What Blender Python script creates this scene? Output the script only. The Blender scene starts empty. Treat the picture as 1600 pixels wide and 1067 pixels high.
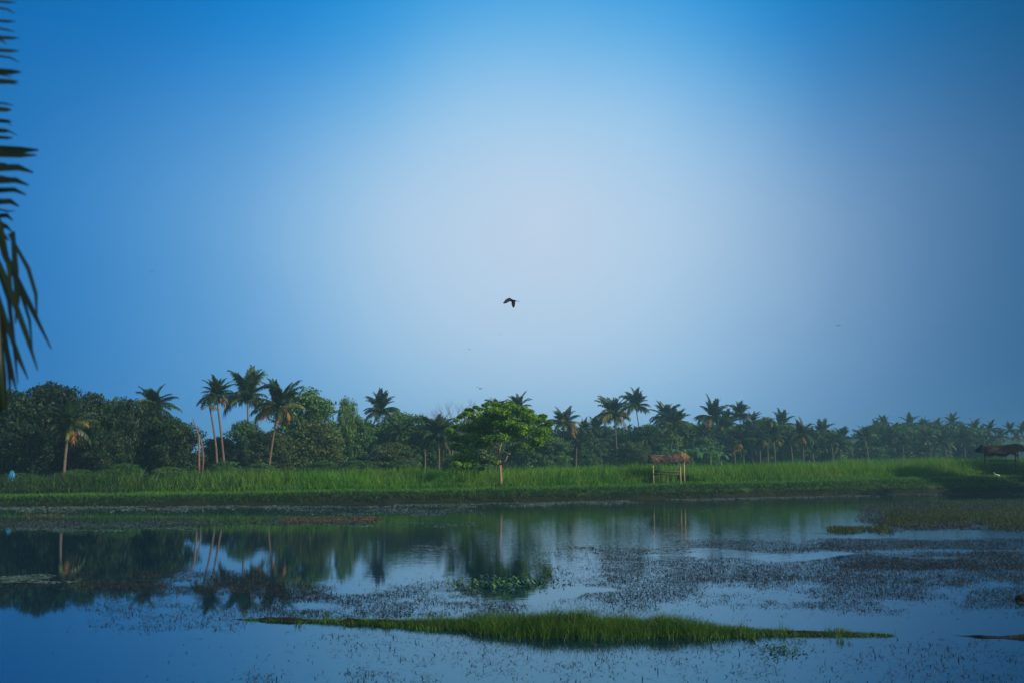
import bpy, math, random
import numpy as np
from mathutils import Vector, Matrix

R = math.radians
rng = np.random.default_rng(7)
random.seed(7)
scene = bpy.context.scene
col = scene.collection

# ------------------------------------------------------------------ camera
FPX, HC, HOR = 1556.0, 3.2, 722.5        # focal length in photo pixels, eye height, horizon row
PITCH = math.atan((HOR - 533.5) / FPX)
cam_d = bpy.data.cameras.new("camera")
cam = bpy.data.objects.new("camera", cam_d)
col.objects.link(cam)
cam.location = (0, 0, HC)
cam.rotation_euler = (math.pi / 2 + PITCH, 0, 0)
cam_d.sensor_width = 36
cam_d.lens = 36 * FPX / 1600
cam_d.clip_start = 0.1
cam_d.clip_end = 6000
cam_d.dof.use_dof = True
cam_d.dof.focus_distance = 75
cam_d.dof.aperture_fstop = 2.1
scene.camera = cam

# ------------------------------------------------------------------ sky
SUN_EL, SUN_AZ = 24.0, 118.0             # azimuth clockwise from the view direction (+Y)
world = bpy.data.worlds.new("World")
scene.world = world
world.use_nodes = True


def lin(r, g, b):
    f = lambda c: (c / 255 / 12.92) if c / 255 <= 0.04045 else ((c / 255 + 0.055) / 1.055) ** 2.4
    return (f(r), f(g), f(b), 1)


def build_world():
    nt = world.node_tree
    nt.nodes.clear()
    N = lambda t: nt.nodes.new(t)
    L = nt.links.new
    out = N('ShaderNodeOutputWorld'); bg = N('ShaderNodeBackground')
    bg.inputs['Strength'].default_value = 0.1
    L(bg.outputs[0], out.inputs[0])
    sky = N('ShaderNodeTexSky'); sky.sky_type = 'NISHITA'; sky.sun_disc = False
    sky.sun_elevation = R(SUN_EL); sky.sun_rotation = R(SUN_AZ)
    sky.air_density = 1.2; sky.dust_density = 2.0; sky.ozone_density = 3.0
    tc = N('ShaderNodeTexCoord')
    nrm = N('ShaderNodeVectorMath'); nrm.operation = 'NORMALIZE'
    L(tc.outputs['Generated'], nrm.inputs[0])

    def ang(px, py, sc):                 # angle in units of sc degrees to a bright patch of hazy sky
        az, el = (px - 800) / FPX, (HOR - py) / FPX
        v = Vector((math.tan(az), 1, math.tan(el))).normalized()
        d = N('ShaderNodeVectorMath'); d.operation = 'DOT_PRODUCT'
        L(nrm.outputs[0], d.inputs[0]); d.inputs[1].default_value = v
        a = N('ShaderNodeMath'); a.operation = 'ARCCOSINE'; L(d.outputs['Value'], a.inputs[0])
        m = N('ShaderNodeMath'); m.operation = 'DIVIDE'; L(a.outputs[0], m.inputs[0]); m.inputs[1].default_value = R(sc)
        return m.outputs[0]

    def ramp(fac, stops):
        r = N('ShaderNodeValToRGB'); r.color_ramp.interpolation = 'B_SPLINE'
        e = r.color_ramp.elements
        while len(e) > 1: e.remove(e[-1])
        e[0].position = stops[0][0]; e[0].color = lin(*stops[0][1])
        for p, c in stops[1:]:
            x = e.new(p); x.color = lin(*c)
        L(fac, r.inputs[0]); return r.outputs[0]

    def mixc(f, a, b, mode='MIX'):
        m = N('ShaderNodeMix'); m.data_type = 'RGBA'; m.blend_type = mode
        if isinstance(f, (int, float)): m.inputs[0].default_value = f
        else: L(f, m.inputs[0])
        for s, v in ((6, a), (7, b)):
            if isinstance(v, tuple): m.inputs[s].default_value = v
            else: L(v, m.inputs[s])
        return m.outputs[2]

    def mrange(v, a, b, c=0.0, d=1.0):
        m = N('ShaderNodeMapRange'); m.interpolation_type = 'SMOOTHSTEP'
        L(v, m.inputs[0])
        for i, x in enumerate((a, b, c, d)): m.inputs[i + 1].default_value = x
        return m.outputs[0]

    a = ang(850, 330, 60)
    nz = N('ShaderNodeTexNoise'); nz.inputs['Scale'].default_value = 3.0; nz.inputs['Detail'].default_value = 4
    L(nrm.outputs[0], nz.inputs['Vector'])
    na = N('ShaderNodeMath'); na.operation = 'MULTIPLY_ADD'; L(nz.outputs[0], na.inputs[0]); na.inputs[1].default_value = 0.07
    nb = N('ShaderNodeMath'); nb.operation = 'SUBTRACT'; L(a, nb.inputs[0]); nb.inputs[1].default_value = 0.035
    L(nb.outputs[0], na.inputs[2]); a = na.outputs[0]          # uneven thin haze
    low = ramp(a, SKY_LOW)
    high = ramp(a, SKY_HIGH)
    sep = N('ShaderNodeSeparateXYZ'); L(nrm.outputs[0], sep.inputs[0])
    c = mixc(mrange(sep.outputs[2], 0.2, 0.44), low, high)
    c = mixc(mrange(sep.outputs[0], 0.12, 0.52), c, mixc(1.0, c, SKY_RIGHT, 'MULTIPLY'))
    # the rest of the dome (behind and overhead): soft pale morning sky that lights the scene
    c = mixc(mrange(a, 0.62, 1.3), c, SKY_BACK)
    ten = mixc(1.0, c, (10, 10, 10, 1), 'MULTIPLY')
    ns = mixc(0.012, ten, sky.outputs[0])
    L(ns, bg.inputs[0])


SKY_LOW = [(0.0, (186, 205, 226)), (0.12, (172, 200, 226)), (0.2, (144, 186, 220)), (0.28, (108, 164, 212)), (0.38, (68, 138, 198)), (0.48, (30, 114, 184)), (0.7, (10, 95, 160))]
SKY_HIGH = [(0.0, (168, 203, 230)), (0.11, (132, 190, 229)), (0.2, (62, 158, 219)), (0.29, (12, 128, 204)), (0.42, (0, 104, 176)), (0.7, (0, 85, 150))]
SKY_RIGHT = (1.06, 0.6, 0.53, 1)
SKY_BACK = (0.22, 0.28, 0.33, 1)
build_world()

# ------------------------------------------------------------------ sun, exposure
sd = bpy.data.lights.new("sun", 'SUN'); sd.energy = 4.3; sd.angle = R(0.6); sd.color = (1.0, 0.86, 0.66)
sun = bpy.data.objects.new("sun", sd); col.objects.link(sun)
sv = Vector((math.sin(R(SUN_AZ)) * math.cos(R(SUN_EL)), math.cos(R(SUN_AZ)) * math.cos(R(SUN_EL)), math.sin(R(SUN_EL))))
sun.rotation_euler = sv.to_track_quat('Z', 'Y').to_euler()
scene.view_settings.view_transform = 'Standard'
scene.view_settings.look = 'None'
scene.view_settings.exposure = 0.14
scene.view_settings.gamma = 1
scene.cycles.volume_bounces = 0
scene.cycles.max_bounces = 6
scene.cycles.use_denoising = True


# ------------------------------------------------------------------ helpers
def P(px, py, D):
    """point at forward distance D (world Y) seen at photo pixel px, py"""
    cx, cy = px - 800.0, 533.5 - py
    c, s = math.cos(PITCH), math.sin(PITCH)
    X, Y, Z = cx, FPX * c - cy * s, FPX * s + cy * c
    return Vector((X * D / Y, D, HC + Z * D / Y))


def W(px, py, z=0.0):
    """points on a level at height z, arrays allowed"""
    px, py = np.asarray(px, float), np.asarray(py, float)
    cx, cy = px - 800.0, 533.5 - py
    c, s = math.cos(PITCH), math.sin(PITCH)
    Y, Z = FPX * c - cy * s, FPX * s + cy * c
    D = (z - HC) * Y / Z
    return cx * D / Y, D


def tag(o, label=None, cat=None, group=None, kind=None):
    if label: o['label'] = label
    if cat: o['category'] = cat
    if group: o['group'] = group
    if kind: o['kind'] = kind
    return o


def link(name, me, mat=None, parent=None):
    if mat is not None and not me.materials: me.materials.append(mat)
    o = bpy.data.objects.new(name, me); col.objects.link(o)
    if parent is not None: o.parent = parent
    return o


def empty(name, loc):
    o = bpy.data.objects.new(name, None); col.objects.link(o)
    o.location = loc; o.empty_display_size = 0.3
    return o


def strips_mesh(name, S, smooth=False):
    """S: (N, m, 2, 3) ribbons of m-1 quads each"""
    S = np.asarray(S, np.float32)
    n, m = S.shape[:2]
    me = bpy.data.meshes.new(name)
    v = S.reshape(-1, 3)
    base = (np.arange(n) * (m * 2))[:, None, None]
    k = (np.arange(m - 1) * 2)[None, :, None]
    q = np.array([0, 1, 3, 2])[None, None, :]
    idx = (base + k + q).reshape(-1)
    nf = n * (m - 1)
    me.vertices.add(len(v)); me.vertices.foreach_set('co', v.ravel())
    me.loops.add(len(idx)); me.loops.foreach_set('vertex_index', idx.astype(np.int32))
    me.polygons.add(nf); me.polygons.foreach_set('loop_start', (np.arange(nf) * 4).astype(np.int32))
    if smooth: me.polygons.foreach_set('use_smooth', np.ones(nf, bool))
    me.update(calc_edges=True)
    return me


class MB:
    def __init__(s): s.v, s.f = [], []

    def tube(s, pts, rad, seg=8, cap=True, wob=0.0):
        b0 = len(s.v); pts = [Vector(p) for p in pts]; n = len(pts)
        for i, p in enumerate(pts):
            t = (pts[min(i + 1, n - 1)] - pts[max(i - 1, 0)]).normalized()
            a = t.cross(Vector((0.3, 1, 0.1)))
            if a.length < 0.1: a = t.cross(Vector((1, 0, 0)))
            a.normalize(); b = t.cross(a)
            r = rad[i] if hasattr(rad, '__len__') else rad
            for k in range(seg):
                th = 2 * math.pi * k / seg
                rr = r * (1 + wob * random.uniform(-1, 1))
                s.v.append(p + (a * math.cos(th) + b * math.sin(th)) * rr)
        for i in range(n - 1):
            for k in range(seg):
                k2 = (k + 1) % seg
                s.f.append((b0 + i * seg + k, b0 + i * seg + k2, b0 + (i + 1) * seg + k2, b0 + (i + 1) * seg + k))
        if cap:
            s.f.append(tuple(b0 + k for k in range(seg))[::-1])
            s.f.append(tuple(b0 + (n - 1) * seg + k for k in range(seg)))

    def mesh(s, name, smooth=True):
        me = bpy.data.meshes.new(name); me.from_pydata([tuple(v) for v in s.v], [], s.f)
        if smooth: me.polygons.foreach_set('use_smooth', np.ones(len(s.f), bool))
        me.update(); return me


def vnoise(x, y, sc, seed=0):
    """cheap smooth 2-D value noise in 0..1"""
    x = np.asarray(x, float) / sc; y = np.asarray(y, float) / sc
    xi, yi = np.floor(x), np.floor(y); fx, fy = x - xi, y - yi
    fx, fy = fx * fx * (3 - 2 * fx), fy * fy * (3 - 2 * fy)
    h = lambda a, b: np.modf(np.abs(np.sin(a * 127.1 + b * 311.7 + seed * 74.7) * 43758.5453))[0]
    return (h(xi, yi) * (1 - fx) + h(xi + 1, yi) * fx) * (1 - fy) + (h(xi, yi + 1) * (1 - fx) + h(xi + 1, yi + 1) * fx) * fy


def fbm(x, y, sc, seed=0):
    return (vnoise(x, y, sc, seed) + 0.5 * vnoise(x, y, sc / 2.1, seed + 1) + 0.25 * vnoise(x, y, sc / 4.3, seed + 2)) / 1.75


# ------------------------------------------------------------------ materials
def mat_new(name):
    m = bpy.data.materials.new(name); m.use_nodes = True
    nt = m.node_tree; b = nt.nodes['Principled BSDF']
    return m, nt, b


def ramp_node(nt, fac, stops):
    r = nt.nodes.new('ShaderNodeValToRGB'); e = r.color_ramp.elements
    while len(e) > 1: e.remove(e[-1])
    e[0].position = stops[0][0]; e[0].color = (*stops[0][1], 1)
    for p, c in stops[1:]:
        x = e.new(p); x.color = (*c, 1)
    nt.links.new(fac, r.inputs[0]); return r.outputs[0]


def leaf_mat(name, stops, clump=0.5, scale=1.0, transl=0.25, rough=0.55):
    """per-leaf colour variation from Random Per Island plus soft clump variation"""
    m, nt, b = mat_new(name)
    g = nt.nodes.new('ShaderNodeNewGeometry'); tc = nt.nodes.new('ShaderNodeTexCoord')
    nz = nt.nodes.new('ShaderNodeTexNoise'); nz.inputs['Scale'].default_value = scale; nz.inputs['Detail'].default_value = 2
    nt.links.new(tc.outputs['Object'], nz.inputs['Vector'])
    oi = nt.nodes.new('ShaderNodeObjectInfo')
    mx = nt.nodes.new('ShaderNodeMix'); mx.inputs[0].default_value = clump
    nt.links.new(g.outputs['Random Per Island'], mx.inputs[2]); nt.links.new(nz.outputs[0], mx.inputs[3])
    ad = nt.nodes.new('ShaderNodeMath'); ad.operation = 'MULTIPLY_ADD'
    nt.links.new(oi.outputs['Random'], ad.inputs[0]); ad.inputs[1].default_value = 0.24
    sb = nt.nodes.new('ShaderNodeMath'); sb.operation = 'SUBTRACT'; nt.links.new(mx.outputs[0], sb.inputs[0]); sb.inputs[1].default_value = 0.12
    nt.links.new(sb.outputs[0], ad.inputs[2])
    c = ramp_node(nt, ad.outputs[0], stops)
    nt.links.new(c, b.inputs['Base Color']); b.inputs['Roughness'].default_value = rough
    b.inputs['Specular IOR Level'].default_value = 0.3
    tr = nt.nodes.new('ShaderNodeBsdfTranslucent'); nt.links.new(c, tr.inputs[0])
    ms = nt.nodes.new('ShaderNodeMixShader'); ms.inputs[0].default_value = transl
    nt.links.new(b.outputs[0], ms.inputs[1]); nt.links.new(tr.outputs[0], ms.inputs[2])
    nt.links.new(ms.outputs[0], nt.nodes['Material Output'].inputs[0])
    return m


def rough_mat(name, stops, scale=8, stretch=(1, 1, 1), rough=0.9, bump=0.3):
    m, nt, b = mat_new(name)
    tc = nt.nodes.new('ShaderNodeTexCoord'); mp = nt.nodes.new('ShaderNodeMapping'); mp.inputs['Scale'].default_value = stretch
    nt.links.new(tc.outputs['Object'], mp.inputs[0])
    nz = nt.nodes.new('ShaderNodeTexNoise'); nz.inputs['Scale'].default_value = scale; nz.inputs['Detail'].default_value = 5
    nt.links.new(mp.outputs[0], nz.inputs['Vector'])
    nt.links.new(ramp_node(nt, nz.outputs[0], stops), b.inputs['Base Color'])
    b.inputs['Roughness'].default_value = rough; b.inputs['Specular IOR Level'].default_value = 0.2
    bp = nt.nodes.new('ShaderNodeBump'); bp.inputs['Strength'].default_value = bump; bp.inputs['Distance'].default_value = 0.05
    nt.links.new(nz.outputs[0], bp.inputs['Height']); nt.links.new(bp.outputs[0], b.inputs['Normal'])
    return m


M = {}
M['dark'] = leaf_mat('shade_toned_evergreen_leaves', [(0.15, (.004, .014, .006)), (0.5, (.01, .032, .012)), (0.85, (.035, .085, .016))], .45, .45)  # evergreen colour lowered further to stand for the left grove's lack of sun
M['mid'] = leaf_mat('broadleaf_leaves', [(0.12, (.012, .046, .018)), (0.5, (.04, .12, .035)), (0.85, (.14, .27, .04))], .45, .45)
M['olive'] = leaf_mat('olive_leaves', [(0.15, (.022, .045, .014)), (0.5, (.055, .1, .028)), (0.85, (.13, .17, .04))], .45, .45)
M['bright'] = leaf_mat('fresh_tree_leaves', [(0.12, (.012, .055, .006)), (0.48, (.08, .24, .01)), (0.8, (.38, .54, .014))], .5, .5, .35)
M['shrub'] = leaf_mat('shrub_leaves', [(0.15, (.015, .05, .012)), (0.5, (.03, .11, .022)), (0.85, (.07, .18, .03))], .4, .8)
M['wood_mass'] = leaf_mat('woodland_leaves', [(0.15, (.006, .022, .014)), (0.5, (.016, .05, .025)), (0.85, (.045, .1, .035))], .7, .25)
M['frond'] = leaf_mat('palm_frond_green', [(0.15, (.012, .03, .014)), (0.5, (.03, .065, .025)), (0.85, (.07, .12, .035))], .3, .4, .3, .4)
M['frond_yellow'] = leaf_mat('palm_frond_yellowing', [(0.15, (.07, .1, .02)), (0.6, (.18, .2, .04)), (0.9, (.3, .25, .05))], .3, .4, .3)
M['frond_dead'] = leaf_mat('palm_frond_dry', [(0.15, (.1, .05, .025)), (0.5, (.26, .13, .04)), (0.85, (.48, .27, .07))], .3, .4, .2)
M['bark'] = rough_mat('bark_grey', [(0.3, (.09, .08, .07)), (0.7, (.2, .17, .14))], 6, (1, 1, .3))
M['bark_main'] = rough_mat('bark_pale_brown', [(0.3, (.18, .12, .075)), (0.7, (.34, .25, .16))], 9, (1, 1, .5))
M['bark_palm'] = rough_mat('palm_bark', [(0.3, (.09, .07, .06)), (0.7, (.17, .13, .11))], 5, (.4, .4, 3))
M['bark_dead'] = rough_mat('dead_wood_reddish', [(0.3, (.13, .075, .075)), (0.7, (.25, .16, .15))], 5, (1, 1, 2))
M['tall'] = leaf_mat('tall_grass_blades', [(0.1, (.018, .075, .006)), (0.4, (.045, .18, .006)), (0.62, (.085, .25, .012)), (0.8, (.17, .25, .03)), (.94, (.26, .18, .06))], .62, .14, .35)
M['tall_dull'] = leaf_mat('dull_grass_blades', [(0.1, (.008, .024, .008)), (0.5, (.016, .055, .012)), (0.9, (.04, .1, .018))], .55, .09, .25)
M['short'] = leaf_mat('bank_grass_blades', [(0.2, (.014, .07, .007)), (0.5, (.04, .16, .01)), (0.85, (.1, .26, .018))], .5, .3, .3)
M['island'] = leaf_mat('island_grass_blades', [(0.15, (.012, .042, .007)), (0.5, (.03, .1, .011)), (0.8, (.08, .18, .02)), (.95, (.16, .13, .05))], .5, 1.6, .3)
M['marsh'] = leaf_mat('marsh_grass_blades', [(0.2, (.016, .035, .012)), (0.55, (.035, .065, .018)), (0.9, (.08, .1, .03))], .5, .2, .3)
M['weed'] = leaf_mat('dying_weed_stems', [(0.2, (.005, .01, .01)), (0.55, (.014, .02, .015)), (0.75, (.035, .025, .02)), (0.88, (.03, .06, .025)), (0.97, (.06, .12, .03))], .35, .15, .1)
M['scum'] = leaf_mat('floating_weed_pale', [(0.2, (.035, .065, .04)), (0.6, (.085, .13, .09)), (0.9, (.18, .24, .18))], .4, .1, .05)
M['brown'] = leaf_mat('floating_weed_brown', [(0.2, (.018, .022, .016)), (0.6, (.04, .04, .028)), (0.9, (.08, .065, .04))], .4, .1, .05)
M['rust'] = leaf_mat('floating_weed_rust', [(0.2, (.06, .04, .02)), (0.6, (.13, .075, .035)), (0.9, (.22, .13, .05))], .4, .2, .1)
M['lotus'] = leaf_mat('water_plant_leaves', [(0.2, (.006, .025, .014)), (0.55, (.016, .06, .025)), (0.75, (.05, .14, .05)), (0.93, (.14, .28, .07))], .2, .8, .2, .35)
M['banana'] = leaf_mat('banana_leaves', [(0.2, (.05, .14, .04)), (0.6, (.1, .24, .07)), (0.9, (.25, .4, .1))], .2, .8, .4, .4)
M['thatch'] = leaf_mat('dry_thatch', [(0.1, (.03, .025, .03)), (0.45, (.1, .075, .075)), (0.72, (.22, .14, .1)), (0.94, (.5, .4, .33))], .35, 1.2, .05, .9)
M['thatch_dark'] = leaf_mat('old_brown_thatch', [(0.1, (.02, .012, .01)), (0.5, (.045, .025, .018)), (0.9, (.09, .05, .03))], .4, 1.2, .05, .9)
M['straw'] = leaf_mat('golden_straw', [(0.1, (.2, .12, .05)), (0.5, (.38, .25, .1)), (0.9, (.55, .38, .18))], .3, 1, .05, .9)
M['bamboo'] = rough_mat('bamboo_poles', [(0.3, (.3, .24, .12)), (0.7, (.5, .42, .24))], 4, (1, 1, 1), .6)
M['pole_dark'] = rough_mat('weathered_poles', [(0.3, (.06, .055, .045)), (0.7, (.13, .12, .09))], 4)
M['board'] = rough_mat('weathered_slats', [(0.3, (.05, .05, .045)), (0.7, (.11, .1, .09))], 4, (.3, 3, 3))
M['mud'] = rough_mat('wet_mud', [(0.3, (.005, .006, .004)), (0.7, (.012, .011, .008))], 5, (1, 1, 1), .8, .6)
M['tarp'] = rough_mat('blue_tarpaulin', [(0.3, (.01, .13, .34)), (0.7, (.03, .3, .62))], 3, (1, 1, 1), .45, .6)
M['white'] = rough_mat('white_plastic', [(0.3, (.5, .56, .52)), (0.7, (.75, .8, .76))], 5, (1, 1, 1), .5, .1)
M['feather'] = rough_mat('dark_feathers', [(0.3, (.01, .01, .012)), (0.7, (.035, .028, .03))], 6, (1, 3, 1), .7, .2)
M['feather_white'] = rough_mat('white_feathers', [(0.3, (.6, .6, .6)), (0.7, (.8, .8, .8))], 6, (1, 3, 1), .7, .2)
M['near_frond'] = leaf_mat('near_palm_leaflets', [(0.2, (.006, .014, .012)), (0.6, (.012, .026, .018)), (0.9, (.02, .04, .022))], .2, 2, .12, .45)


def water_mat():
    m, nt, b = mat_new('pond_water')
    L = nt.links.new
    g = nt.nodes.new('ShaderNodeNewGeometry')
    mp = nt.nodes.new('ShaderNodeMapping'); mp.inputs['Scale'].default_value = (0.55, 1, 1)
    L(g.outputs['Position'], mp.inputs[0])
    n1 = nt.nodes.new('ShaderNodeTexNoise'); n1.inputs['Scale'].default_value = 3.2; n1.inputs['Detail'].default_value = 3
    L(mp.outputs[0], n1.inputs['Vector'])
    # calm near and left, finely rippled out in the open right-hand water
    n2 = nt.nodes.new('ShaderNodeTexNoise'); n2.inputs['Scale'].default_value = 0.035; n2.inputs['Detail'].default_value = 2
    L(g.outputs['Position'], n2.inputs['Vector'])
    sp = nt.nodes.new('ShaderNodeSeparateXYZ'); L(g.outputs['Position'], sp.inputs[0])
    mr = nt.nodes.new('ShaderNodeMapRange'); mr.interpolation_type = 'SMOOTHSTEP'
    L(sp.outputs[0], mr.inputs[0])
    for i, v in enumerate((-12.0, 3.0, 0.12, 1.0)): mr.inputs[i + 1].default_value = v
    mr2 = nt.nodes.new('ShaderNodeMapRange'); mr2.interpolation_type = 'SMOOTHSTEP'
    L(sp.outputs[1], mr2.inputs[0])
    for i, v in enumerate((24.0, 42.0, 0.12, 1.0)): mr2.inputs[i + 1].default_value = v
    mu = nt.nodes.new('ShaderNodeMath'); mu.operation = 'MULTIPLY'; L(mr.outputs[0], mu.inputs[0]); L(mr2.outputs[0], mu.inputs[1])
    m3 = nt.nodes.new('ShaderNodeMath'); m3.operation = 'MULTIPLY'; L(mu.outputs[0], m3.inputs[0]); L(n2.outputs[0], m3.inputs[1])
    m4 = nt.nodes.new('ShaderNodeMath'); m4.operation = 'MULTIPLY'; L(m3.outputs[0], m4.inputs[0]); m4.inputs[1].default_value = 0.055
    bp = nt.nodes.new('ShaderNodeBump'); bp.inputs['Distance'].default_value = 0.35
    L(m4.outputs[0], bp.inputs['Strength']); L(n1.outputs[0], bp.inputs['Height'])
    # dark blue-green water body under a Fresnel reflection that is cooler where one looks down into the water
    fr = nt.nodes.new('ShaderNodeFresnel'); fr.inputs['IOR'].default_value = 2.95; L(bp.outputs[0], fr.inputs['Normal'])
    gl = nt.nodes.new('ShaderNodeBsdfGlossy'); gl.inputs['Roughness'].default_value = 0.03; L(bp.outputs[0], gl.inputs['Normal'])
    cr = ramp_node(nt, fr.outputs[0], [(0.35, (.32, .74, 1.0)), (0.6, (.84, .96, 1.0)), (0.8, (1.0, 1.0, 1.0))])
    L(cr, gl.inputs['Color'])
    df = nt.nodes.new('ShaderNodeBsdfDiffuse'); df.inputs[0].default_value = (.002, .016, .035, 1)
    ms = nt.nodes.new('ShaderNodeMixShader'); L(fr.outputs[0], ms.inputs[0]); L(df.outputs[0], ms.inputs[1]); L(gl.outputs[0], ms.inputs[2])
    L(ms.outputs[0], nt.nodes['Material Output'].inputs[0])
    nt.nodes.remove(b)
    return m


def ground_mat():
    m, nt, b = mat_new('bank_ground')
    L = nt.links.new
    g = nt.nodes.new('ShaderNodeNewGeometry')
    nz = nt.nodes.new('ShaderNodeTexNoise'); nz.inputs['Scale'].default_value = 1.2; nz.inputs['Detail'].default_value = 6
    L(g.outputs['Position'], nz.inputs['Vector'])
    grass = ramp_node(nt, nz.outputs[0], [(0.3, (.012, .045, .012)), (0.62, (.035, .1, .02)), (0.75, (.09, .08, .04))])
    mud = ramp_node(nt, nz.outputs[0], [(0.3, (.005, .01, .006)), (0.7, (.014, .018, .01))])
    sp = nt.nodes.new('ShaderNodeSeparateXYZ'); L(g.outputs['Position'], sp.inputs[0])
    ad = nt.nodes.new('ShaderNodeMath'); ad.operation = 'MULTIPLY_ADD'; L(nz.outputs[0], ad.inputs[0]); ad.inputs[1].default_value = 0.6
    L(sp.outputs[2], ad.inputs[2])
    mr = nt.nodes.new('ShaderNodeMapRange'); L(ad.outputs[0], mr.inputs[0])
    for i, v in enumerate((0.85, 1.1, 0.0, 1.0)): mr.inputs[i + 1].default_value = v
    mx = nt.nodes.new('ShaderNodeMix'); mx.data_type = 'RGBA'
    L(mr.outputs[0], mx.inputs[0]); L(mud, mx.inputs[6]); L(grass, mx.inputs[7])
    L(mx.outputs[2], b.inputs['Base Color']); b.inputs['Roughness'].default_value = 0.95
    b.inputs['Specular IOR Level'].default_value = 0.15
    return m


# ------------------------------------------------------------------ setting: ground, water
SHX = np.array([-1500, -200, -37.5, -19.4, 0, 24, 39, 57, 200, 1500.])
SHY = np.array([60, 62, 73, 75.4, 80, 94, 102, 111, 170, 400.])
HBX = np.array([-60, -37, 0, 24, 57, 120.])
HBY = np.array([.65, .7, 1.1, 1.35, 1.75, 1.9])
PRS = np.array([-400, -6, -0.6, 0, .35, 1.2, 2.4, 3.4, 8, 60, 2000.])
PRZ = np.array([-.8, -.5, -.12, .02, .3, .62, .9, 1.0, 1.0, 1.0, 1.0])


def shore(x): return np.interp(x, SHX, SHY) + 0.5 * (vnoise(x, x * 0, 6, 3) - .5) + 0.25 * (vnoise(x, x * 0, 1.7, 5) - .5)


def G(x, y):
    x = np.asarray(x, float); y = np.asarray(y, float)
    s = y - shore(x)
    k = np.interp(s, PRS, PRZ)
    z = np.where(k > 0, k * np.interp(x, HBX, HBY), k)
    z = z + np.where(s > 1, 0.1 * (fbm(x, y, 5, 2) - .5), 0)
    near = np.interp(y, [-60, 3, 6.5, 9, 12], [2.2, 1.6, 1.3, -.1, -.5])     # the near bank the viewer stands on
    return np.where(y < 12, near, z)


xs = np.concatenate([[-1150, -700, -400, -200, -120], np.linspace(-90, 110, 501), [150, 250, 450, 800, 1150]])
ss = np.concatenate([np.linspace(-50, -8, 6), [-3, -1, -.6, -.3, -.1, 0, .1, .2, .35, .6, .9, 1.2, 1.6, 2, 2.4, 2.9, 3.4, 4.2, 5.5, 7, 9, 12, 16, 22, 30, 45, 70, 110, 200, 400, 800]])
rows = []
for yy in (-60, -20, 0, 3, 5, 6.5, 7.5, 8.5, 9.5, 11, 13): rows.append((xs, np.full_like(xs, yy)))
for s_ in ss:
    rows.append((xs, np.maximum(np.interp(xs, SHX, SHY) + s_, 14 + (s_ + 50) * 0.3) + 0 * xs))
X = np.array([r[0] for r in rows]); Y = np.array([r[1] for r in rows]); Z = G(X, Y)
nr, nc = X.shape
v = np.stack([X, Y, Z], -1).reshape(-1, 3)
i0 = (np.arange(nr - 1)[:, None] * nc + np.arange(nc - 1)[None, :]).reshape(-1)
me = bpy.data.meshes.new('ground')
me.from_pydata(v.tolist(), [], np.stack([i0, i0 + 1, i0 + nc + 1, i0 + nc], -1).tolist())
me.polygons.foreach_set('use_smooth', np.ones(len(i0), bool))
M['ground'] = ground_mat()
tag(link('ground', me, M['ground']), kind='structure')

me = bpy.data.meshes.new('pond_water')
me.from_pydata([(-1100, 6, 0), (1100, 6, 0), (1100, 420, 0), (-1100, 420, 0)], [], [(0, 1, 2, 3)])
M['water'] = water_mat()
tag(link('pond_water', me, M['water']), kind='structure')


# ------------------------------------------------------------------ grass
def blades(x, y, z, h, w, lean, seg=3):
    """bent tapered ribbons (N, seg, 2, 3)"""
    n = len(x); th = rng.uniform(0, 2 * np.pi, n); ph = rng.uniform(0, 2 * np.pi, n)
    S = np.zeros((n, seg, 2, 3), np.float32)
    for k in range(seg):
        t = k / (seg - 1)
        off = lean * t ** 1.8 * h
        cx = x + np.cos(th) * off; cy = y + np.sin(th) * off; cz = z + h * (t - 0.25 * np.minimum(lean, 1.5) * t * t)
        ww = w * (1 - t * 0.88) * 0.5
        for j, sg in ((0, -1), (1, 1)):
            S[:, k, j, 0] = cx + sg * np.cos(ph) * ww
            S[:, k, j, 1] = cy + sg * np.sin(ph) * ww
            S[:, k, j, 2] = cz
    return S


# short grass on the bank
n = 90000
x = rng.uniform(-62, 75, n); s_ = rng.uniform(0.25, 8.5, n) ** 1.0
y = shore(x) + s_
zz = G(x, y)
keep = (fbm(x, y, 2.2, 9) * .5 + np.clip((s_ - 1.5) / 1.4, -.3, .6) > .42) | ((rng.uniform(0, 1, n) < .1) & (s_ > .5))
x, y, s_ = x[keep], y[keep], s_[keep]
h = rng.uniform(.08, .26, len(x)) * (0.6 + fbm(x, y, 3, 4))
me = strips_mesh('bank_grass', blades(x, y, G(x, y) - .02, h, np.full(len(x), .05), rng.uniform(.2, .8, len(x))))
tag(link('bank_grass', me, M['short']), 'short green grass covering the top and face of the far bank', 'grass', kind='stuff')

# dark weeds hanging over the bank face
n = 42000
x = rng.uniform(-62, 75, n); s_ = rng.uniform(.1, 2.4, n); y = shore(x) + s_
k = fbm(x, s_ * 3, 2.2, 66) > .4 - s_ * .1
x, y = x[k], y[k]
me = strips_mesh('bank_weeds', blades(x, y, G(x, y) - .02, rng.uniform(.08, .32, len(x)), np.full(len(x), .06), rng.uniform(.5, 1.5, len(x))))
tag(link('bank_weeds', me, M['tall_dull']), 'dark straggling weeds on the muddy face of the far bank', 'weeds', kind='stuff')

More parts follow.
